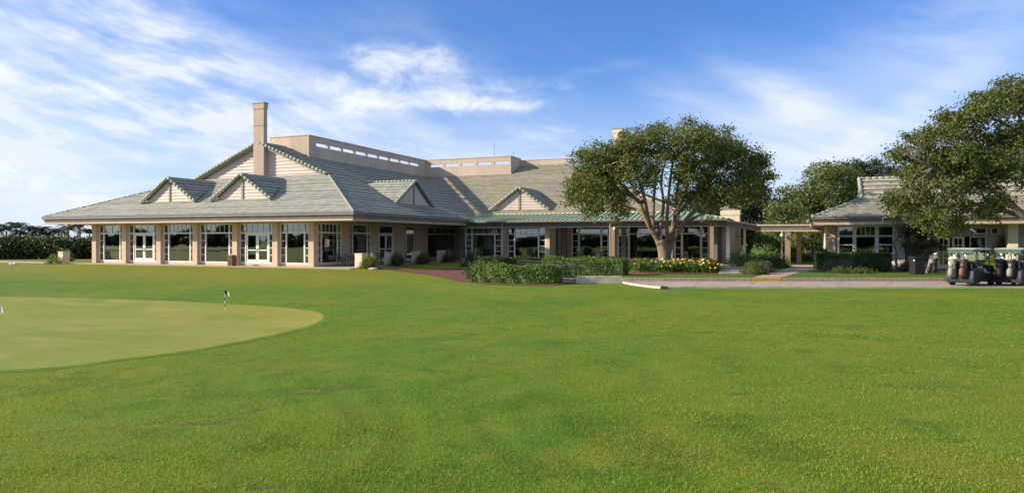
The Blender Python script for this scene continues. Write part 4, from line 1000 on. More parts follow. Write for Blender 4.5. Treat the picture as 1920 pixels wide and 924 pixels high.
def right_tree():
    d0 = 38.0; t = thing('oak_tree', tuple(D(2010, d0, z=-.05)), 'large dark oak reaching in from the right edge over the small building and carts', 'tree')
    def P(px, y, dd=0.0): return D(px, d0 + dd, y=y)
    mb = MB(); nodes = []
    def limb(path, r0, r1):
        s = spline([P(*p) for p in path], 5); k = len(s) - 1; mb.tube(s, [(r0 + (r1 - r0) * (i / k) ** .8) * random.uniform(.95, 1.05) for i in range(k + 1)], 9, cap=False); nodes.extend(s[k // 4:])
    mb.tube(spline([D(2010, d0, z=-.2), D(2010, d0, z=.3), P(2006, 470), P(1998, 430)], 4), [.62, .56, .5, .47, .45, .44, .43, .42, .42, .41, .41, .40, .4], 12)
    limb([(2000, 450), (1962, 428), (1920, 404), (1884, 370), (1850, 330), (1810, 290), (1770, 262)], .30, .05)
    limb([(1940, 416), (1900, 400, 1), (1850, 388, 2), (1790, 372, 2.5), (1730, 360, 2.6), (1700, 352, 2.5)], .18, .04)
    limb([(1998, 430), (1975, 380, -1), (1950, 320, -1.6), (1925, 260, -2), (1905, 200, -2)], .26, .05)
    limb([(1884, 370), (1840, 350, -1.6), (1790, 335, -2.4), (1740, 310, -3), (1700, 290, -3)], .14, .04)
    limb([(1998, 430), (2010, 360, 1), (1990, 290, 2), (1960, 230, 2.5), (1940, 180, 3)], .26, .06)
    limb([(2000, 440), (2050, 380), (2080, 320), (2090, 270)], .22, .06); limb([(1925, 260, -2), (1880, 230, -2.5), (1830, 215, -2.6)], .10, .04)
    L = []
    for (px, y, r) in ((1692, 292, 26), (1722, 262, 28), (1728, 312, 40), (1684, 388, 24), (1712, 372, 34), (1745, 390, 34), (1764, 262, 34), (1785, 225, 30), (1812, 240, 38), (1835, 192, 30), (1862, 205, 40), (1885, 168, 28), (1915, 185, 42), (1925, 155, 24),
                       (1960, 190, 46), (2010, 225, 52), (1795, 300, 44), (1775, 352, 40), (1848, 278, 46), (1836, 340, 38), (1898, 265, 46), (1905, 325, 36), (1965, 290, 56), (2040, 300, 60), (1736, 418, 18), (1800, 395, 26), (1858, 385, 24), (1880, 378, 18), (2080, 260, 50), (1705, 330, 22), (1672, 372, 14), (1850, 404, 18), (1795, 420, 18), (1765, 432, 14), (1820, 300, 34), (1870, 310, 34), (1760, 300, 30)):
        R0 = r / 33.7; e = math.sqrt(max(.1, 1 - ((px - 1930) / 290) ** 2))
        for dd in (-3.6 * e * random.uniform(.5, 1), 3.6 * e * random.uniform(.3, 1)):
            L.append((tuple(P(px + random.uniform(-4, 4), y + random.uniform(-3, 3), dd)), R0 * random.uniform(.82, 1.0)))
    C = crown('crown', L, 'leaf_oak_right', t, dens=16.5, nleaf=62, size=.086, sig=.24)
    limbs(mb, nodes, C, .05, .4); mb.build('trunk', 'bark_grey', t, smooth=True)
right_tree()

def simple_tree(name, label, cat, base, trunk_top, lobes, d0, scale, m, tr=.2, group=None, dens=6, nleaf=45, size=.13, sig=.4, depth=3.0, bark='bark_grey', layers=2):
    t = thing(name, tuple(base), label, cat, group); mb = MB(); top = Vector(trunk_top)
    mb.tube(wig(base, top, 6, .03), [tr * 1.3, tr * 1.1, tr, tr * .9, tr * .8, tr * .65, tr * .5], 9, cap=False)
    L = []
    for (px, y, r) in lobes:
        R0 = r / scale
        for i in range(layers):
            dd = 0 if layers == 1 else (-1, 1)[i % 2] * depth * random.uniform(.2, .9); c = D(px + random.uniform(-.15, .15) * r, d0 + dd, y=y); L.append((tuple(c), R0 * random.uniform(.85, 1.05)))
    nodes = []
    for c, r in L[::2]:
        s = wig(base.lerp(top, random.uniform(.55, 1)), c, 5, .06); mb.tube(s, [tr * .5, tr * .4, tr * .32, tr * .25, tr * .18, tr * .1], 6, cap=False); nodes += s[2:]
    C = crown('crown', L, m, t, dens, nleaf, size, sig); limbs(mb, nodes, C, tr * .2, .3)
    mb.build('trunk', bark, t, smooth=True); return t
# small dark tree in front of the shop door
simple_tree('young_tree', 'small dark-leaved tree with a thin leaning stem beside the shop pillar', 'tree', D(1683, 45.5, z=-.05), D(1674, 45.5, y=405),
            ((1722, 415, 26), (1712, 440, 24), (1735, 455, 22), (1708, 465, 20), (1728, 478, 18), (1698, 432, 18), (1748, 430, 18), (1748, 465, 18), (1700, 405, 18), (1740, 405, 18)), 45.8, 28, 'leaf_dark', .075, dens=20, nleaf=55, size=.055, sig=.16, depth=.7)
# the wood behind the walkway
G = 'trees behind the walkway'
back = [
 ('tall rounded olive-green tree behind the walkway, tallest of the crowns there', 1540, 84, ((1545, 340, 40), (1515, 370, 38), (1575, 335, 34), (1500, 400, 40), (1560, 390, 46), (1605, 375, 38), (1530, 425, 36), (1590, 425, 40), (1480, 375, 24)), 'leaf_back', 15.2),
 ('loose airy tree showing sky through its top, directly behind the small building roof', 1632, 92, ((1600, 318, 22), (1635, 312, 24), (1660, 328, 22), (1618, 345, 30), (1650, 360, 34), (1690, 340, 28), (1640, 400, 40)), 'leaf_dark', 13.9),
 ('dark shaded tree filling the gap right of the big oak, above the low cream chimney', 1400, 80, ((1380, 390, 42), (1420, 400, 38), (1350, 372, 34), (1400, 352, 30), (1435, 372, 26), (1385, 440, 36), (1430, 440, 34), (1340, 400, 26)), 'leaf_dark', 16),
 ('yellowish green tree low behind the walkway beam, between the dark tree and the hip roof', 1475, 72, ((1470, 405, 36), (1500, 440, 34), (1450, 440, 32), (1530, 450, 30), (1480, 465, 24)), 'leaf_back', 17.8),
 ('tree with visible slender stems seen under the walkway roof beside its post', 1515, 66, ((1505, 455, 22), (1530, 448, 26), (1550, 455, 22), (1520, 425, 30), (1545, 425, 26)), 'leaf_back', 19.4),
 ('tree mass behind the right end of the small building roof', 1760, 88, ((1740, 330, 45), (1800, 320, 50), (1870, 330, 50), (1930, 330, 50)), 'leaf_back', 14.5),
]
for lab, px, d, lo, m, s in back:
    simple_tree('background_tree', lab, 'tree', D(px, d, z=-.3), D(px + 6, d, y=lo[0][1] + 20), lo, d, s, m, .3, G, dens=5.5 if d > 70 else 7, nleaf=55, size=.15 if d > 70 else .11, sig=.48 if d > 70 else .34, depth=3.0 if d > 70 else 1.8)
simple_tree('background_tree', 'pale tree glimpsed behind the porch roof through the limbs of the big oak', 'tree', D(1290, 88, z=-.3), D(1290, 88, y=400), ((1290, 375, 30), (1262, 385, 18), (1320, 385, 30)), 88, 14.5, 'leaf_back', .25, G, dens=5, size=.16, sig=.45)

# palms and the tall tropical screen on the left
def palm(name, label, px, d, ytop, group, fr=1.7, nf=13, trunk=True, hz0=-.6, seed=0):
    rnd = random.Random(seed); base = D(px, d, z=hz0); top = D(px, d, y=ytop + rnd.uniform(-5, 5))
    t = thing(name, tuple(base), label, 'palm', group); mb = MB()
    mb.tube([base, base.lerp(top, .5) + Vector((rnd.uniform(-.1, .1), 0, 0)), top], [.13, .1, .08], 8, cap=False); mb.build('trunk', 'bark_grey', t, smooth=True)
    V = []
    for i in range(nf):
        a = i * 2.4 + rnd.uniform(-.2, .2); e = rnd.uniform(.35, 1.25); L = fr * 1.2 * rnd.uniform(.8, 1.15); h = Vector((math.cos(a), math.sin(a), 0)); n = 14; prev = None
        for k in range(n):
            s = (k + 1) / n; r = L * s * math.cos(e * (1 - .5 * s)); z = L * (math.sin(e) * s - .85 * s * s * s); c = top + h * r + Vector((0, 0, z))
            if prev is not None:
                sd = h.cross(Vector((0, 0, 1))); w = .44 * math.sin(math.pi * min(1, .15 + s * .85)) + .05; tg = (c - prev)
                V.append([prev - sd * .012, prev + sd * .012, c + sd * .012, c - sd * .012])
                for sg in (-1, 1):
                    for q in (0, .5):
                        b0 = prev + tg * q; tip = b0 + sd * sg * w + tg * 1.1 + Vector((0, 0, -.30 * w)); V.append([b0, b0 + tg * .45, tip + tg * .12, tip])
            prev = c
    quads('crown', np.array([[list(p) for p in f] for f in V]), 'leaf_palm', t); return t
GP = 'palms standing out of the dark screen at the left'
for i, (px, d, y, fr) in enumerate(((12, 79, 436, 1.9), (30, 82, 431, 1.7), (62, 80, 436, 1.8), (88, 81, 440, 1.6), (110, 80, 438, 1.6), (128, 82, 435, 1.7), (150, 78, 427, 2.0), (168, 80, 438, 1.6), (-20, 80, 436, 1.9), (45, 79.5, 441, 1.7), (75, 79.5, 438, 1.6))):
    lab = {150: 'tallest dark palm just left of the clubhouse corner, its fronds clear against the sky', 12: 'arching dark palm near the left edge of the view', 30: 'feathery dark palm second from the left edge', 62: 'dark palm standing out of the middle of the screen planting', 88: 'short dark palm right of the middle of the screen planting',
           110: 'dark palm above the cream terrace pillar', 128: 'dark palm between the terrace pillar and the tallest palm', 168: 'low dark palm half behind the first clubhouse pillar', -20: 'dark palm cut by the left edge of the view', 45: 'lowest drooping palm between the feathery palm and the middle of the screen planting', 75: 'drooping palm just right of the middle of the screen planting'}[px]
    palm('palm_tree', lab, px, d, y, GP, fr, seed=i + 3)
def mass(name, label, cat, pts, m, n, size, hgt, wid, kind='stuff', z0=-.6):
    """a long run of dense planting, uneven on top"""
    P = []
    for i in range(n):
        k = random.random() * (len(pts) - 1); j = int(k); a, b = pts[j], pts[j + 1]; q = a.lerp(b, k - j)
        hh = hgt * (.72 + .12 * math.sin(k * 7.1) + .13 * math.sin(k * 17.7 + 1) + .08 * math.sin(k * 43)); u = random.random() ** .85
        P.append((q.x + random.gauss(0, wid), q.y + random.gauss(0, wid), z0 + hh * u + random.gauss(0, .12)))
    P = np.array(P); o = quads(name, leaves(P, size, .2, .5), m, clump=np.clip(.5 + .5 * np.sin(P[:, 0] * 1.3) * np.sin(P[:, 2] * 2.2 + P[:, 1]), 0, 1)); tag(o, label, cat, kind=kind); return o
mass('tropical_screen_planting', 'dense dark tropical shrubbery closing the view left of the clubhouse', 'shrubbery', [D(-120, 74), D(0, 74), D(60, 75), D(120, 75), D(200, 77), D(290, 82)], 'leaf_dark', 110000, .14, 2.75, .9, z0=-.25)
# distant wood on the other side of the course: it fills the window reflections
def woodland():
    P = []; K = []
    for i in range(90):
        x = -260 + i * 4.6 + random.uniform(-3, 3); y = -58 + random.uniform(-7, 7); h = random.choice((2.2, 2.6, 3.0, 3.4, 5.2)) * random.uniform(.9, 1.15); r = random.uniform(3.5, 6)
        n = 1100; v = rng.normal(size=(n, 3)); v /= np.linalg.norm(v, axis=1, keepdims=True); P.append(np.array([x, y, h * .55]) + v * rng.uniform(.6, 1, (n, 1)) * np.array([r, r, h * .5])); K.append(np.full(n, random.random()))
    P = np.vstack(P); o = quads('distant_woodland', leaves(P, .62, .2, .6), 'leaf_dark', clump=np.concatenate(K)); tag(o, 'dark wooded edge of the course, seen mirrored in the clubhouse windows', 'woodland', kind='stuff')
woodland()


# ---------------------------------------------------------------- hedges, shrubs, flowers
def hedge(label, path, wid, h, z0, m, n, size=.05, cat='hedge', name='hedge', group=None):
    a = [Vector((p.x, p.y, 0)) for p in path]; a = spline(a, 8) if len(a) > 2 else [a[0].lerp(a[1], t / 8) for t in range(9)]
    T = [(a[min(i + 1, len(a) - 1)] - a[max(i - 1, 0)]).normalized() for i in range(len(a))]; w = wid / 2 - .07; core = MB(); vs = []
    for p, t in zip(a, T):
        sd = Vector((-t.y, t.x, 0)); vs += [p - sd * w + Vector((0, 0, z0)), p + sd * w + Vector((0, 0, z0)), p + sd * w + Vector((0, 0, z0 + h - .08)), p - sd * w + Vector((0, 0, z0 + h - .08))]
    k = len(a) - 1; core.add(vs, [(4 * i + j, 4 * i + 4 + j, 4 * i + 4 + (j + 1) % 4, 4 * i + (j + 1) % 4) for i in range(k) for j in (1, 2, 3)] + [(0, 1, 2, 3), (4 * k, 4 * k + 1, 4 * k + 2, 4 * k + 3)])
    P = []; N = []; Z = Vector((0, 0, 1))
    for _ in range(n):
        u = random.random() * k; i = min(int(u), k - 1); end = random.random() < .10; i = 0 if end and u < k / 2 else (k - 1 if end else i); f = (0.0 if u < k / 2 else 1.0) if end else u - i
        p = a[i].lerp(a[i + 1], f); t = T[i].lerp(T[i + 1], f).normalized(); sd = Vector((-t.y, t.x, 0)); q = random.random() * (wid + 2 * h)
        if end: nn = -t if u < k / 2 else t; off, zz = random.uniform(-.5, .5) * wid, random.random() * h
        elif q < wid: nn = Z; off, zz = random.uniform(-.5, .5) * wid, h
        else: sg = 1 if q < wid + h else -1; nn = sd * sg; off, zz = sg * wid / 2, random.random() * h
        x = p + sd * off; bulge = .07 * math.sin(x.x * 2.6 + x.y * 1.7) + .05 * math.sin(x.x * 6.1 - x.y * 4.3 + zz * 5) + random.gauss(0, .045)
        P.append(tuple(x + nn * bulge + Vector((0, 0, z0 + zz)))); N.append(tuple(nn))
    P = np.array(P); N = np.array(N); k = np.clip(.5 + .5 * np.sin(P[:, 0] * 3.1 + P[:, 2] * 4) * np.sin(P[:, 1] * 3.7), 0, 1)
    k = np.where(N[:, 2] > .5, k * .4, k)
    o = quads(name, leaves(P, size, .3, .6, out=N * 1.2), m, clump=k, extra=core); return tag(o, label, cat, group)
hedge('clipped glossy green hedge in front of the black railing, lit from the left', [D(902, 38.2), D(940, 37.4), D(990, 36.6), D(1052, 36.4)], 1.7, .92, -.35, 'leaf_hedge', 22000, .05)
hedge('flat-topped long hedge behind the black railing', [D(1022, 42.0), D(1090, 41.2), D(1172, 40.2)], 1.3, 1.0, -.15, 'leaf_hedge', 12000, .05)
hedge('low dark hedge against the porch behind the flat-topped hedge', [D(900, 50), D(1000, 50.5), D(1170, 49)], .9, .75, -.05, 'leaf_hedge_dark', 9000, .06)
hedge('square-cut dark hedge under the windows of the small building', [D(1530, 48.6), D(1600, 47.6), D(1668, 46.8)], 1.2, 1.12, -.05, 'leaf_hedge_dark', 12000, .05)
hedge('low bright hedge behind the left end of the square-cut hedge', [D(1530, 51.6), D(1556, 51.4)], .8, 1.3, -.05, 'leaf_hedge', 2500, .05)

def bush(name, label, px, d, rx, rz, z0, m, n=1500, size=.05, cat='shrub', group=None, spiky=0.0, ry=None):
    c = D(px, d); ry = ry or rx; v = rng.normal(size=(n, 3)); v[:, 2] = np.abs(v[:, 2]) * .9; v /= np.linalg.norm(v, axis=1, keepdims=True)
    wob = 1 + .10 * np.sin(v[:, :1] * 7 + px) * np.sin(v[:, 1:2] * 6 + d) + .07 * np.sin(v[:, 2:3] * 11 + px * 2)
    P = v * wob * rng.uniform(.86 - spiky, 1.05 + spiky, (n, 1)) * np.array([rx, ry, rz]) + np.array([c.x, c.y, z0])
    core = MB(); core.ball((c.x, c.y, z0), (rx * .84, ry * .84, rz * .84), 12, 8); 
    P[:, 2] = np.maximum(P[:, 2], z0 - .05)
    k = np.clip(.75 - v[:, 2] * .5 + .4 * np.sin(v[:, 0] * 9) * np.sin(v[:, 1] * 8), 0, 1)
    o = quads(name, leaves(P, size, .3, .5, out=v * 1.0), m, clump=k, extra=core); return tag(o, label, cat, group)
def clumped(name, label, px, d, rx, rz, z0, m, cat='shrub', group=None, n=26, nleaf=70, size=.05, sig=.16, ry=None):
    c = D(px, d); L = []
    for _ in range(n):
        v = Vector((random.gauss(0, 1), random.gauss(0, 1), abs(random.gauss(0, 1)))).normalized() * random.uniform(.35, .95); L.append((c.x + v.x * rx, c.y + v.y * (ry or rx), z0 + v.z * rz))
    C = np.array(L); s = sig * rng.uniform(.7, 1.3, (n, 1, 1)); P = (C[:, None, :] + rng.normal(size=(n, nleaf, 3)) * s).reshape(-1, 3); P[:, 2] = np.maximum(P[:, 2], z0)
    o = quads(name, leaves(P, size, .4, .5), m, clump=np.repeat(rng.random(n), nleaf)); return tag(o, label, cat, group)
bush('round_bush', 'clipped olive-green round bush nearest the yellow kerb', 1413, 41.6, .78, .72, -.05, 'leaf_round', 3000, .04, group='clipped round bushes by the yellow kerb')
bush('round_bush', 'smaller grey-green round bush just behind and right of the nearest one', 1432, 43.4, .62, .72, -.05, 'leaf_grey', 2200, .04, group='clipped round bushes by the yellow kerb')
clumped('feathery_bush', 'feathery dark green bush beside the porch end wall', 1388, 48.5, 1.25, 1.35, 0, 'leaf_bush', n=46, size=.05)
clumped('feathery_bush', 'bright green feathery bush left of the walkway post', 1440, 52, 1.5, 1.75, -.05, 'leaf_bush', n=60, size=.055)
clumped('feathery_bush', 'darker feathery bush touching the walkway post', 1462, 50.5, .85, 1.25, -.05, 'leaf_bush', n=34, size=.05)
clumped('yellowish_shrub', 'small yellowish shrub between the feathery bushes', 1423, 46, .35, .95, -.05, 'leaf_spike', n=12, size=.045)
for i, (px, d, lab) in enumerate(((1560, 45.6, 'grey lavender-like shrub before the left end of the square-cut hedge'), (1590, 45.2, 'grey lavender-like shrub second from the left along the hedge'), (1622, 45.0, 'darker grey shrub before the middle of the square-cut hedge'), (1650, 44.9, 'dark rounded shrub before the right end of the square-cut hedge'))):
    clumped('grey_shrub', lab, px, d, .75, .78, -.05, 'leaf_grey' if i < 2 else 'leaf_dark', n=26, size=.045, group='shrubs along the square-cut hedge')
for px, d, lab in ((1572, 42.6, 'low leafy ground plant left of the row on the verge'), (1600, 42.3, 'low pale plant in the middle of the verge row'), (1622, 42.2, 'low yellow-green plant at the right of the verge row')):
    clumped('low_plant', lab, px, d, .55, .36, -.05, 'leaf_round', n=12, size=.04, sig=.1, group='low plants on the verge')
clumped('lime_shrub', 'bright lime shrub between the two golf carts', 1862, 41.5, .45, 1.35, -.05, 'leaf_lime', n=26, size=.06, sig=.14)
clumped('climbing_plant', 'leafy climber growing up the lit pillar behind the second cart', 1886, 46.4, .55, 2.9, .2, 'leaf_oak_right', n=40, size=.06, sig=.2)
clumped('dark_shrub', 'low dark shrub at the foot of the young tree', 1705, 45.0, .6, .55, -.05, 'leaf_dark', n=16, size=.05)
bush('dark_shrub', 'dark round shrub seen far off under the walkway, left one', 1495, 64, .95, 1.0, -.3, 'leaf_dark', 1500, .07, group='dark shrubs beyond the walkway'); bush('dark_shrub', 'dark round shrub seen far off under the walkway, right one', 1515, 64.5, 1.05, .95, -.3, 'leaf_dark', 1500, .07, group='dark shrubs beyond the walkway')
clumped('dark_shrub', 'dark leafy shrub in the shaded corner where the terrace meets the far range', 888, 53, 1.1, 1.35, -.1, 'leaf_hedge_dark', n=36, size=.06)
clumped('leafy_shrub', 'loose shrub with pale leaf tips under the first far-range window', 915, 49, 1.3, 1.0, -.1, 'leaf_hedge_dark', n=34, size=.06)
clumped('leafy_shrub', 'dense green shrub joining the left end of the front hedge', 893, 40.5, .8, 1.05, -.3, 'leaf_bush', n=40, size=.06)

def blades(P0, n, L, w, m, name, parent=None, spread=1.0, label=None, cat=None, group=None, droop=.6, rnd=random):
    V = []
    for i in range(n):
        a = rnd.uniform(0, 2 * math.pi); e = rnd.uniform(.35, 1.45); l = L * rnd.uniform(.7, 1.1); h = Vector((math.cos(a), math.sin(a), 0)); s = Vector((-h.y, h.x, 0)); p = Vector(P0) + h * rnd.uniform(0, .05 * spread); pts = []
        for k in range(5): q = k / 4; pts.append(p + h * (l * spread * q * math.cos(e)) + Vector((0, 0, l * (math.sin(e) * q - droop * q ** 3 * math.cos(e)))))
        for k in range(4): w0, w1 = w * (1 - (k / 4) ** 2), w * (1 - ((k + 1) / 4) ** 2) + .002; V.append([pts[k] - s * w0, pts[k] + s * w0, pts[k + 1] + s * w1, pts[k + 1] - s * w1])
    o = quads(name, np.array([[list(q) for q in f] for f in V]), m, parent, clump=np.repeat(rng.random(n), 4))
    if label: tag(o, label, cat, group)
    return o
# terrace pillars and the plants leaning on them
GB = 'square cream terrace pillars'
for px, Y, z, lab in ((677, 44.6, -.08, 'square cream pillar nearest the clubhouse corner, brightly lit, a yellow-green plant at its right'), (731, 50.6, -.08, 'shaded cream pillar second along the terrace, half behind a grey-green plant'),
                      (781, 55.0, -.08, 'third cream pillar along the terrace, in shade'), (828, 59.6, -.08, 'farthest cream pillar at the inner end of the terrace')):
    xx = -29.3 if px < 700 else -30.1; q = Vector((xx, YX(px, xx), 0)); mb = MB(); mb.box(q.x - .33, q.x + .33, q.y - .33, q.y + .33, -.12, .96); mb.box(q.x - .36, q.x + .36, q.y - .36, q.y + .36, .96, 1.03)
    o = mb.build('terrace_pillar', 'planter_cream', bevel=.02); tag(o, lab, 'pillar', GB)
    blades((q.x + .95, q.y - .35, -.10), 520, 1.3 if px < 700 else 1.4, .045, 'leaf_spike' if px < 700 else 'leaf_sage', 'spiky_plant', label={677: 'bright yellow-green spiky plant beside the first terrace pillar', 731: 'grey-green grassy plant beside the second terrace pillar', 781: 'grey-green grassy plant beside the third terrace pillar', 828: 'small grassy plant beside the farthest terrace pillar'}[px], cat='plant', group='spiky plants along the terrace', droop=.42)
q = D(120, 59.6); mb = MB(); mb.box(q.x - .31, q.x + .31, q.y - .31, q.y + .31, -.12, .94); mb.box(q.x - .34, q.x + .34, q.y - .34, q.y + .34, .94, 1.0); o = mb.build('terrace_pillar', 'planter_cream', bevel=.02); tag(o, 'square cream pillar standing alone on the lawn edge left of the clubhouse', 'pillar', GB)
o = clumped('bushy_plant', 'yellow-green bushy plant left of the lone terrace pillar', 103, 59.3, .75, .75, -.1, 'leaf_spike', n=16, size=.06, sig=.12)
clumped('bushy_plant', 'fresh green shrub rising behind the lone terrace pillar', 122, 64, .9, 1.6, -.1, 'leaf_hedge', n=22, size=.07, sig=.18)
for px, lab in ((21, 'left one of two small white lumps on the lawn edge at the far left'), (28, 'right one of two small white lumps on the lawn edge at the far left')):
    q = D(px, 58); mb = MB(); mb.ball((q.x, q.y, hz(q.x, q.y) + .06), (.17, .15, .13), 10, 7, .15); o = mb.build('white_lump', 'lump_white', smooth=True); tag(o, lab, 'stone', 'small white lumps')  # unidentified white shapes, modelled as plain rounded lumps
q = hit(700, 505); mb = MB(); mb.ball((q.x, q.y, q.z + .03), (.42, .25, .12), 12, 7, .12); o = mb.build('landscape_stone', 'rock', smooth=True); tag(o, 'flat pale stone on the grass in front of the yellow-green spiky plant', 'stone')

# day lilies round the oak
cols = ['flower_orange', 'flower_yellow', 'flower_red', 'flower_yellow', 'flower_orange', 'flower_white']
cname = {'flower_orange': 'orange', 'flower_yellow': 'yellow', 'flower_red': 'red', 'flower_white': 'white'}
rows = [(1196, 45.5, 1), (1212, 46.6, 0), (1226, 44.6, 0), (1232, 46.0, 2), (1248, 44.2, 3), (1262, 45.8, 1), (1268, 43.2, 3), (1282, 44.4, 5), (1290, 43.0, 1), (1300, 45.2, 3), (1308, 43.0, 5), (1318, 44.4, 0), (1324, 42.8, 3), (1336, 43.8, 2), (1340, 45.0, 0), (1203, 43.8, 2), (1217, 45.4, 3), (1240, 43.0, 5), (1276, 45.6, 0), (1312, 46.4, 4), (1330, 46.2, 1), (1190, 47.0, 2), (1256, 42.9, 1)]
for i, (px, d, ci) in enumerate(rows):
    if px > 1316: ci = 0 if i % 2 else 3
    b = D(px, d, z=-.02); c = cols[ci]
    side = 'left of' if px < 1236 else ('in front of' if px < 1256 else 'right of')
    t = thing('flowering_plant', tuple(b), None, 'flowering plant', 'flowering plants in the bed round the oak')
    depth = 'front row' if d < 44 else ('middle row' if d < 45.3 else 'back row')
    t['label'] = '%s-flowered plant in the %s of the bed, %s the oak trunk' % (cname[c], depth, side)
    blades(tuple(b), 260, .92, .024, 'leaf_lily', 'foliage', t, droop=.55); clu = []
    C = np.array([[b.x + random.gauss(0, .28), b.y + random.gauss(0, .28), b.z + random.uniform(.25, .60)] for _ in range(14)])
    quads('leaves', leaves((C[:, None, :] + rng.normal(size=(14, 16, 3)) * .09).reshape(-1, 3), .05, .4, .6), 'leaf_lily', t)
    for _ in range(13 if px > 1236 else 7):
        p = Vector((b.x + random.gauss(0, .27), b.y + random.gauss(0, .27), b.z + random.uniform(.22, .80))); k = random.randint(5, 6); r = random.uniform(.06, .09)
        tilt = Vector((random.gauss(-.3, .5), random.gauss(-.6, .5), 1)).normalized(); a_ = tilt.orthogonal().normalized(); b_ = tilt.cross(a_)
        fl = MB()
        for j in range(k):
            q = 2 * math.pi * j / k; dr = a_ * math.cos(q) + b_ * math.sin(q); sd = tilt.cross(dr); fl.add([p, p + dr * r * .6 + sd * r * .32 + tilt * r * .45, p + dr * r * 1.15 + tilt * r * .5, p + dr * r * .6 - sd * r * .32 + tilt * r * .45], [(0, 1, 2, 3)])
        fl.build('flower', c, t)
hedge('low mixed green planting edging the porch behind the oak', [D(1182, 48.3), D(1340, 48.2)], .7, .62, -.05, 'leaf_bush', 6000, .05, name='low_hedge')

# ---------------------------------------------------------------- railing on its plinth
RL = thing('railing', tuple(D(1080, 36.6, z=-.35)), 'black iron railing with thin upright bars, its right end standing on a cream plinth', 'railing')
def rail_run(p, q, z0, z1, n):
    mb = MB(); p = Vector((p.x, p.y, 0)); q = Vector((q.x, q.y, 0)); zt = Vector((0, 0, z1)); zb = Vector((0, 0, z0))
    mb.beam(p + zt, q + zt, .05, .04); mb.beam(p + zt - Vector((0, 0, .13)), q + zt - Vector((0, 0, .13)), .03, .03); mb.beam(p + zb + Vector((0, 0, .1)), q + zb + Vector((0, 0, .1)), .03, .03)
    for i in range(n + 1): a = p.lerp(q, i / n); mb.beam(a + zb + Vector((0, 0, .1)), a + zt - Vector((0, 0, .13)), .016, .016)
    mb.build('rail_panel', 'black_iron', RL)
    for a in (p, p.lerp(q, .34), p.lerp(q, .67), q): mb = MB(); mb.beam(a + zb - Vector((0, 0, .12)), a + zt + Vector((0, 0, .05)), .055, .055); mb.build('rail_post', 'black_iron', RL)
rail_run(D(970, 40.6), D(1079, 36.7), -.2, .80, 36); rail_run(D(1081, 36.5), D(1164, 36.5), -.02, .75, 26)
mb = MB(); a, b, c_, d_ = D(1079, 36.3), D(1166, 36.3), D(1166, 36.7), D(1079, 36.7); mb.prism([(p.x, p.y) for p in (a, b, c_, d_)], -.5, .10); o = mb.build('plinth', 'kerb_light', RL, bevel=.015)
mb = MB(); a, b, c_, d_ = D(1053, 36.6), D(1078, 36.6), D(1078, 38.4), D(1040, 39); mb.prism([(p.x, p.y) for p in (a, b, c_, d_)], -.5, -.12); struct(mb.build('ramp_paving', 'patio'))
q = D(1245, 32.1); mb = MB(); mb.box(q.x - .16, q.x + .16, q.y - .10, q.y + .10, hz(q.x, q.y) - .05, hz(q.x, q.y) + .13); mb.tube([(q.x - .05, q.y, q.z - .1), (q.x - .05, q.y, hz(q.x, q.y) + .155)], .04, 8); o = mb.build('irrigation_box', 'bin_black', bevel=.01); tag(o, 'small dark box on the lawn edge at the bend of the cream road edging', 'box')

# ---------------------------------------------------------------- bins, furniture, fans, flags
q = Vector((XY(435, 41.5), 41.5, 0)); BN = thing('waste_bin', (q.x, q.y, -.02), 'brown slatted waste bin standing before the fifth pillar of the front wing', 'bin')
mb = MB(); mb.box(q.x - .24, q.x + .24, q.y - .24, q.y + .24, 0, .72)
for s in (-1, 1):
    for k in range(5): mb.box(q.x - .22 + k * .1, q.x - .16 + k * .1, q.y + s * .24 - .012, q.y + s * .24 + .012, .03, .7)
mb.build('bin_body', 'bin_brown', BN); mb = MB(); mb.box(q.x - .27, q.x + .27, q.y - .27, q.y + .27, .72, .78); mb.box(q.x - .2, q.x + .2, q.y - .2, q.y + .2, .78, .84); mb.build('bin_lid', 'bin_brown', BN, bevel=.01)
q = D(1719, 41.2, z=-.05); BN = thing('waste_bin', tuple(q), 'black square bin on the verge left of the golf bags and carts', 'bin')
mb = MB(); mb.prism([(q.x + math.cos(a) * .42, q.y + math.sin(a) * .42) for a in [YAW + math.pi / 4 + k * math.pi / 2 for k in range(4)]], -.05, .92); mb.build('bin_body', 'bin_black', BN, bevel=.02)
mb = MB(); mb.prism([(q.x + math.cos(a) * .46, q.y + math.sin(a) * .46) for a in [YAW + math.pi / 4 + k * math.pi / 2 for k in range(4)]], .92, 1.02); mb.build('bin_lid', 'bin_black', BN, bevel=.02)
mb = MB(); p = D(1714, 40.85); mb.ball((p.x, p.y, .80), .05, 8, 6); mb.build('badge', 'flag_white', BN)
mb = MB(); p = D(1731, 41.0); mb.tube([(p.x, p.y, -.06), (p.x, p.y, .55)], .03, 8); mb.ball((p.x, p.y, .58), .05, 8, 6); o = mb.build('marker_stake', 'bin_black'); tag(o, 'short black stake in the grass at the right side of the black bin', 'stake')

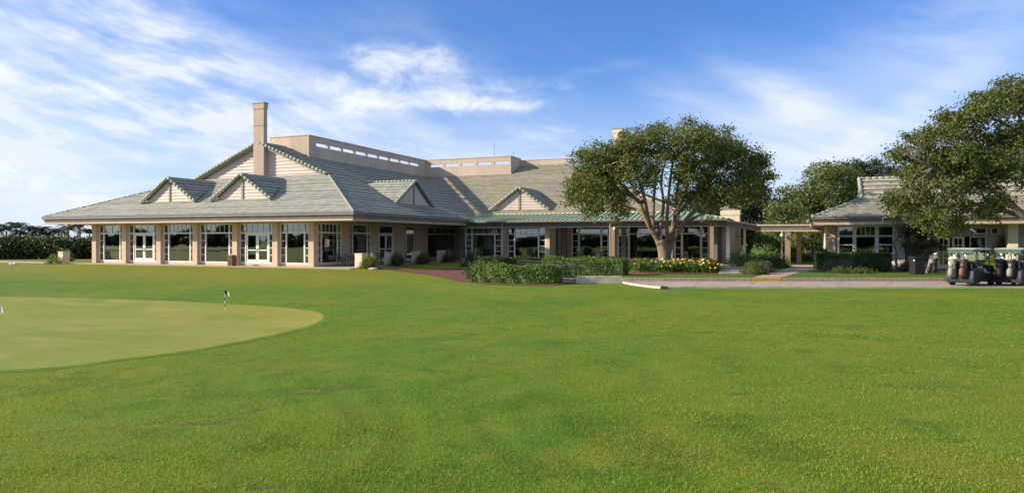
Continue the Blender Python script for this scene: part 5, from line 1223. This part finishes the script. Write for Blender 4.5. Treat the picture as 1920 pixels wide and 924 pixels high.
def table(x, y, label):
    t = thing('patio_table', (x, y, 0), label, 'table', 'metal tables on the shaded terrace'); mb = MB()
    mb.tube([(x, y, .70), (x, y, .73)], .45, 20); mb.build('table_top', 'dark_metal', t)
    mb = MB(); mb.tube([(x, y, .70), (x, y, .05)], .03, 8)
    for k in range(4): a = k * math.pi / 2 + .4; mb.beam((x, y, .06), (x + .3 * math.cos(a), y + .3 * math.sin(a), .02), .04, .03)
    mb.build('leg', 'dark_metal', t)
def chair_proto():
    t = thing('patio_chair', (0, 0, 0), 'dark metal patio chair', 'chair', 'dark metal chairs on the terrace and porch'); OFF[t.name] = Vector((0, 0, 0))
    mb = MB(); mb.box(-.23, .23, -.23, .22, .42, .46); mb.build('seat', 'dark_metal', t, bevel=.01)
    mb = MB(); mb.beam((-.22, .24, .46), (-.22, .32, .92), .03, .03); mb.beam((.22, .24, .46), (.22, .32, .92), .03, .03); mb.beam((-.22, .32, .92), (.22, .32, .92), .03, .04)
    for k in range(7): xx = -.18 + k * .06; mb.beam((xx, .245, .5), (xx, .315, .9), .014, .014)
    mb.build('backrest', 'dark_metal', t)
    for sx in (-1, 1):
        m = MB(); m.beam((sx * .23, -.2, .64), (sx * .23, .28, .66), .035, .025); m.beam((sx * .23, -.2, .44), (sx * .23, -.2, .64), .025, .025); m.build('armrest', 'dark_metal', t)
        for sy in (-1, 1): m = MB(); m.beam((sx * .2, sy * .2, .42), (sx * .22, sy * .22, 0), .03, .03); m.build('leg', 'dark_metal', t)
    return t
def copy_tree(o, parent=None):
    c = o.copy(); COL.objects.link(c); c.parent = parent
    for ch in [x for x in bpy.data.objects if x.parent == o]: copy_tree(ch, c)
    return c
tx = -31.6
table(tx, 44.9, 'round dark table between the clubhouse corner and the first terrace pillar'); table(tx - .1, 50.2, 'round dark table behind the second terrace pillar')
spots = [(tx - .75, 44.5, 1.5, 'dark metal chair nearest the clubhouse corner'), (tx + .1, 44.0, 3.4, 'dark metal chair on the near side of the first terrace table'), (tx + .1, 45.8, 0, 'dark metal chair on the far side of the first terrace table'),
         (tx - .2, 49.3, 3.0, 'dark metal chair on the near side of the second terrace table'), (tx - .2, 51.1, .2, 'dark metal chair on the far side of the second terrace table'), (tx, 53.6, 1.3, 'dark metal chair alone before the terrace doors'),
         (XY(1088, 62.3), 62.3, 1.2, 'dark porch chair left under the first ceiling fan'), (XY(1110, 62.0), 62.0, -1.2, 'dark porch chair right under the first ceiling fan'), (XY(1132, 62.4), 62.4, 2.6, 'dark porch chair just left of the porch post'), (XY(1198, 62.2), 62.2, .4, 'dark porch chair left of the oak trunk'),
         (XY(1290, 61.8), 61.8, 2.6, 'dark porch chair right of the oak trunk'), (XY(1324, 61.8), 61.8, -2, 'dark porch chair beside the last porch post')]
pc = chair_proto()
for i, (x, y, a, lab) in enumerate(spots):
    c = pc if i == 0 else copy_tree(pc); c.location = (x, y, -.005); c.rotation_euler = (0, 0, a); c['label'] = lab

def fan(px, Y, lab):
    x = XY(px, Y); t = thing('ceiling_fan', (x, Y, 3.6), lab, 'ceiling fan', 'ceiling fans under the porch'); mb = MB(); mb.tube([(x, Y, 3.63), (x, Y, 3.2)], .025, 6); mb.tube([(x, Y, 3.26), (x, Y, 3.22), (x, Y, 3.08), (x, Y, 3.04)], [.05, .13, .13, .07], 12); mb.build('motor', 'dark_metal', t)
    for k in range(5):
        a = k * 2 * math.pi / 5 + px; dr = Vector((math.cos(a), math.sin(a), 0)); m = MB(); m.beam(Vector((x, Y, 3.12)) + dr * .14, Vector((x, Y, 3.10)) + dr * .75, .15, .014); m.build('blade', 'bin_brown', t)
fan(1117, 61.6, 'ceiling fan under the porch just left of the middle post'); fan(1206, 61.6, 'ceiling fan behind the left stem of the oak'); fan(1296, 61.6, 'ceiling fan right of the oak trunk')

def flagstick(px, y, lab, h=.78, side=1):
    q = hit(px, y); q.z += .012; t = thing('practice_flag', tuple(q), lab, 'flag', 'flags on the putting green')
    mb = MB(); n = 6
    for k in range(n):
        mb.cur = k % 2; mb.tube([(q.x, q.y, q.z + h * k / n), (q.x, q.y, q.z + h * (k + 1) / n)], .011, 8)
    mb.build('pole', ['flag_white', 'flag_dark'], t)
    mb = MB(); nx = 10; W, H = .20, .17
    for j in range(2):
        for i in range(nx + 1): s = i / nx; mb.v.append((q.x + CA * side * s * W * (.75 + .25 * j), q.y + SA * side * s * W + .03 * math.sin(s * 5), q.z + h - .01 - H * j - .07 * s * s))
    for i in range(nx): mb.f.append((i, i + 1, nx + 2 + i, nx + 1 + i)); mb.mi.append(1 if i < 3 else 0)
    mb.build('cloth', ['flag_white', 'flag_dark'], t)
    mb = MB(); mb.tube([(q.x, q.y, q.z - .02), (q.x, q.y, q.z + .002)], .054, 16); mb.build('cup', 'flag_dark', t)
flagstick(422, 583, 'small practice flag with black and white cloth on the far part of the putting green')
flagstick(-6, 628, 'practice flag cut by the left edge of the view', side=1)


# ---------------------------------------------------------------- golf carts
def rounded(mb, pts, y0, y1):
    """a side profile (x, z) given width along y"""
    n = len(pts); mb.add([(x, y0, z) for x, z in pts] + [(x, y1, z) for x, z in pts], [tuple(range(n)), tuple(range(n, 2 * n))[::-1]] + [(i, n + i, n + (i + 1) % n, (i + 1) % n) for i in range(n)])
def golf_cart():
    """forward is +X, the rear with the bags at -X"""
    t = thing('golf_cart', (0, 0, 0), 'cart', 'golf cart', 'golf carts parked on the road'); OFF[t.name] = Vector((0, 0, 0))
    mb = MB()
    rounded(mb, [(-1.20, .16), (-1.22, .40), (-1.15, .74), (-1.02, .80), (-.62, .80), (-.50, .66), (-.46, .24), (-.55, .14)], -.63, .63)          # rear bumper and bag well rim
    rounded(mb, [(-.50, .20), (-.50, .66), (.10, .66), (.16, .20)], -.58, .58)                                                   # seat box
    rounded(mb, [(.16, .18), (.16, .34), (.78, .34), (.78, .18)], -.58, .58)                                                     # floor
    rounded(mb, [(.74, .20), (.70, .92), (.80, 1.0), (.98, .94), (1.22, .70), (1.28, .40), (1.20, .20)], -.58, .58)               # cowl
    mb.build('body', 'cart_body', t, bevel=.045)
    mb = MB()
    rounded(mb, [(-.50, .66), (-.50, .80), (.06, .82), (.10, .68)], -.52, .52); rounded(mb, [(-.56, .84), (-.62, 1.22), (-.52, 1.24), (-.44, .84)], -.50, .50); mb.build('seat', 'seat_tan', t, bevel=.04)
    mb = MB(); rounded(mb, [(-1.10, 1.73), (-1.05, 1.81), (-.2, 1.84), (.66, 1.81), (.80, 1.73)], -.60, .60); mb.build('roof', 'cart_white', t, bevel=.03)
    mb = MB(); rounded(mb, [(-1.12, 1.56), (-1.12, 1.79), (-1.085, 1.79), (-1.085, 1.54)], -.56, .56); mb.box(-1.08, -.40, -.578, -.562, 1.66, 1.79); mb.box(-1.08, -.40, .562, .578, 1.66, 1.79); mb.build('rear_valance', 'cart_green', t)
    for sx, x0 in ((-1, -.68), (1, .74)):
        for sy in (-1, 1): m = MB(); m.tube([(x0, sy * .5, .70 if sx < 0 else .92), (x0 - .05 + (.0 if sx < 0 else -.12), sy * .53, 1.79)], .022, 8); m.build('roof_post', 'cart_green', t)
    mb = MB(); mb.box(.60, .615, -.50, .50, 1.0, 1.72); mb.build('windscreen', 'glass', t)
    mb = MB(); mb.tube([(.66, .25, .8), (.42, .25, 1.02)], .02, 8); c = Vector((.40, .25, 1.04)); ax = Vector((-.24, 0, .22)).normalized(); a_ = ax.orthogonal().normalized(); b_ = ax.cross(a_)
    ring = [c + (a_ * math.cos(q) + b_ * math.sin(q)) * .17 for q in np.linspace(0, 2 * math.pi, 17)]; mb.tube(ring, .015, 6, cap=False); mb.beam(ring[0], ring[8], .02, .02); mb.build('steering_wheel', 'rubber', t)
    for x in (-.80, .88):
        for sy in (-1, 1):
            m = MB(); y = sy * .50; m.tube([(x, y - sy * .09, .23), (x, y - sy * .07, .23), (x, y + sy * .07, .23), (x, y + sy * .09, .23)], [.19, .23, .23, .19], 18); w = m.build('wheel', 'rubber', t, smooth=False)
            r = MB(); r.tube([(x, y + sy * .07, .23), (x, y + sy * .098, .23)], [.12, .10], 14); r.build('rim', 'cart_white', w)
    mb = MB()
    for sy in (-1, 1): mb.box(-1.17, -1.15, sy * .50 - .05, sy * .50 + .05, .50, .58)
    mb.build('tail_light', 'flower_red', t)
    mb = MB(); mb.tube([(-1.0, -.45, .85), (-1.05, -.45, 1.12), (-1.05, .45, 1.12), (-1.0, .45, .85)], .018, 6); mb.build('bag_rack', 'chrome', t)
    mb = MB(); mb.box(-1.06, -.60, -.45, .45, .755, .775); mb.build('bag_well', 'rubber', t); mb = MB(); mb.box(-1.02, -.70, -.40, .40, .78, 1.20); mb.build('net_basket', 'rubber', t, bevel=.03)
    return t
def golf_bag(name, label, base, lean, m1, m2, cart_dir, heads='bag_black', hgt=.88, r=.165, towel=None):
    """a bag with pockets, collar and clubs; base in place, lean a horizontal vector for its top"""
    t = thing(name, tuple(base), label, 'golf bag', 'golf bags full of clubs'); b = Vector(base); ax = (Vector((lean[0], lean[1], 1))).normalized(); top = b + ax * hgt
    mb = MB(); mb.tube([b, b + ax * .06, b + ax * .4, b + ax * (hgt - .08), top], [r * .9, r, r * .95, r * 1.02, r * 1.08], 14); mb.build('bag_body', m1, t, smooth=True)
    out = Vector(cart_dir).normalized(); mb = MB(); mb.tube([b + ax * .08 + out * r * .75, b + ax * .14 + out * r * 1.0, b + ax * .38 + out * r * 1.0, b + ax * .44 + out * r * .8], [r * .6, r * .72, r * .72, r * .5], 10); mb.tube([b + ax * .50 + out * r * .7, b + ax * .66 + out * r * .75], [r * .5, r * .5], 10); mb.build('pocket', m2, t, smooth=True)
    mb = MB(); mb.tube([top - ax * .03, top + ax * .02], [r * 1.16, r * 1.16], 14); mb.build('collar', m2, t)
    for k in range(7):
        a = k * .9; p = top + Vector((math.cos(a), math.sin(a), 0)) * r * .55; q = p + ax * random.uniform(.10, .30) + Vector((math.cos(a), math.sin(a), 0)) * .06
        m = MB(); m.tube([p - ax * .1, q], .008, 5); cl = m.build('club', 'chrome', t); h = MB()
        if k < 3: h.ball(q + ax * .04, (.055, .05, .06), 8, 6); h.build('head_cover', [m1, 'flag_white', heads][k], cl, smooth=True)
        else: h.beam(q, q + Vector((math.cos(a + 1), math.sin(a + 1), .3)) * .08, .045, .02); h.build('club_head', 'chrome', cl)
    return t
cart = golf_cart()
ZR = -.197
def place_cart(t, px, d, ang, lab):
    q = D(px, d); t.location = (q.x, q.y, ZR); t.rotation_euler = (0, 0, ang); t['label'] = lab
    return q, Vector((math.cos(ang), math.sin(ang), 0)), Vector((-math.sin(ang), math.cos(ang), 0))
HEAD = R(90) - (R(57) - YAW)
q1, f1, s1 = place_cart(cart, 1821, 33.7, HEAD, 'dark golf cart with white roof, wholly in view, cream bags strapped on its rear')
cart2 = copy_tree(cart); q2, f2, s2 = place_cart(cart2, 1908, 33.7, HEAD, 'dark golf cart with white roof cut by the right edge of the view')
def on_cart(q, f, s, a, b, z=.58): return (q.x + f.x * a + s.x * b, q.y + f.y * a + s.y * b, ZR + z)
golf_bag('golf_bag', 'cream and brown golf bag on the left rear of the fully visible cart', on_cart(q1, f1, s1, -1.30, .28, .42), (-f1.x * -.06, -f1.y * -.06), 'bag_cream', 'bag_cream', tuple(-f1), 'bag_brown')
golf_bag('golf_bag', 'cream golf bag on the right rear of the fully visible cart', on_cart(q1, f1, s1, -1.28, -.20, .42), (f1.x * .06, f1.y * .06), 'bag_black', 'bag_brown', tuple(-f1), 'bag_cream')
golf_bag('golf_bag', 'black golf bag with yellow covers on the rear of the cart at the right edge', on_cart(q2, f2, s2, -1.30, .28, .42), (f2.x * .06, f2.y * .06), 'bag_black', 'bag_brown', tuple(-f2), 'bag_yellow')
golf_bag('golf_bag', 'grey and black golf bag beside the one with yellow covers', on_cart(q2, f2, s2, -1.28, -.20, .42), (f2.x * .06, f2.y * .06), 'bag_black', 'bag_cream', tuple(-f2), 'bag_yellow')
for q, f, s, lab in ((q1, f1, s1, 'white towels and head covers bundled over the left bag of the fully visible cart'), (q2, f2, s2, 'pale towel draped over the clubs of the cart at the right edge')):
    P = on_cart(q, f, s, -1.25, .25, 1.32); mb = MB(); mb.ball(P, (.20, .16, .10), 12, 8, .35); mb.ball((P[0] - .05, P[1], P[2] - .22), (.16, .12, .16), 10, 7, .3); o = mb.build('towel', 'flag_white', smooth=True); tag(o, lab, 'towel', 'towels on the cart bags')
p = D(1741, 42.5, z=-.04); golf_bag('golf_bag', 'white and black golf bag leaning by itself between the black bin and the shop door', tuple(p), (.25, .05), 'bag_cream', 'bag_black', (-.3, -1, 0), 'bag_black', .9, .17)
p = D(1752, 43.2, z=-.04); golf_bag('golf_bag', 'black golf bag standing behind the white and black one by the shop door', tuple(p), (.05, .05), 'bag_black', 'bag_black', (-.3, -1, 0), 'flag_white', .9, .15)

bpy.context.view_layer.update()
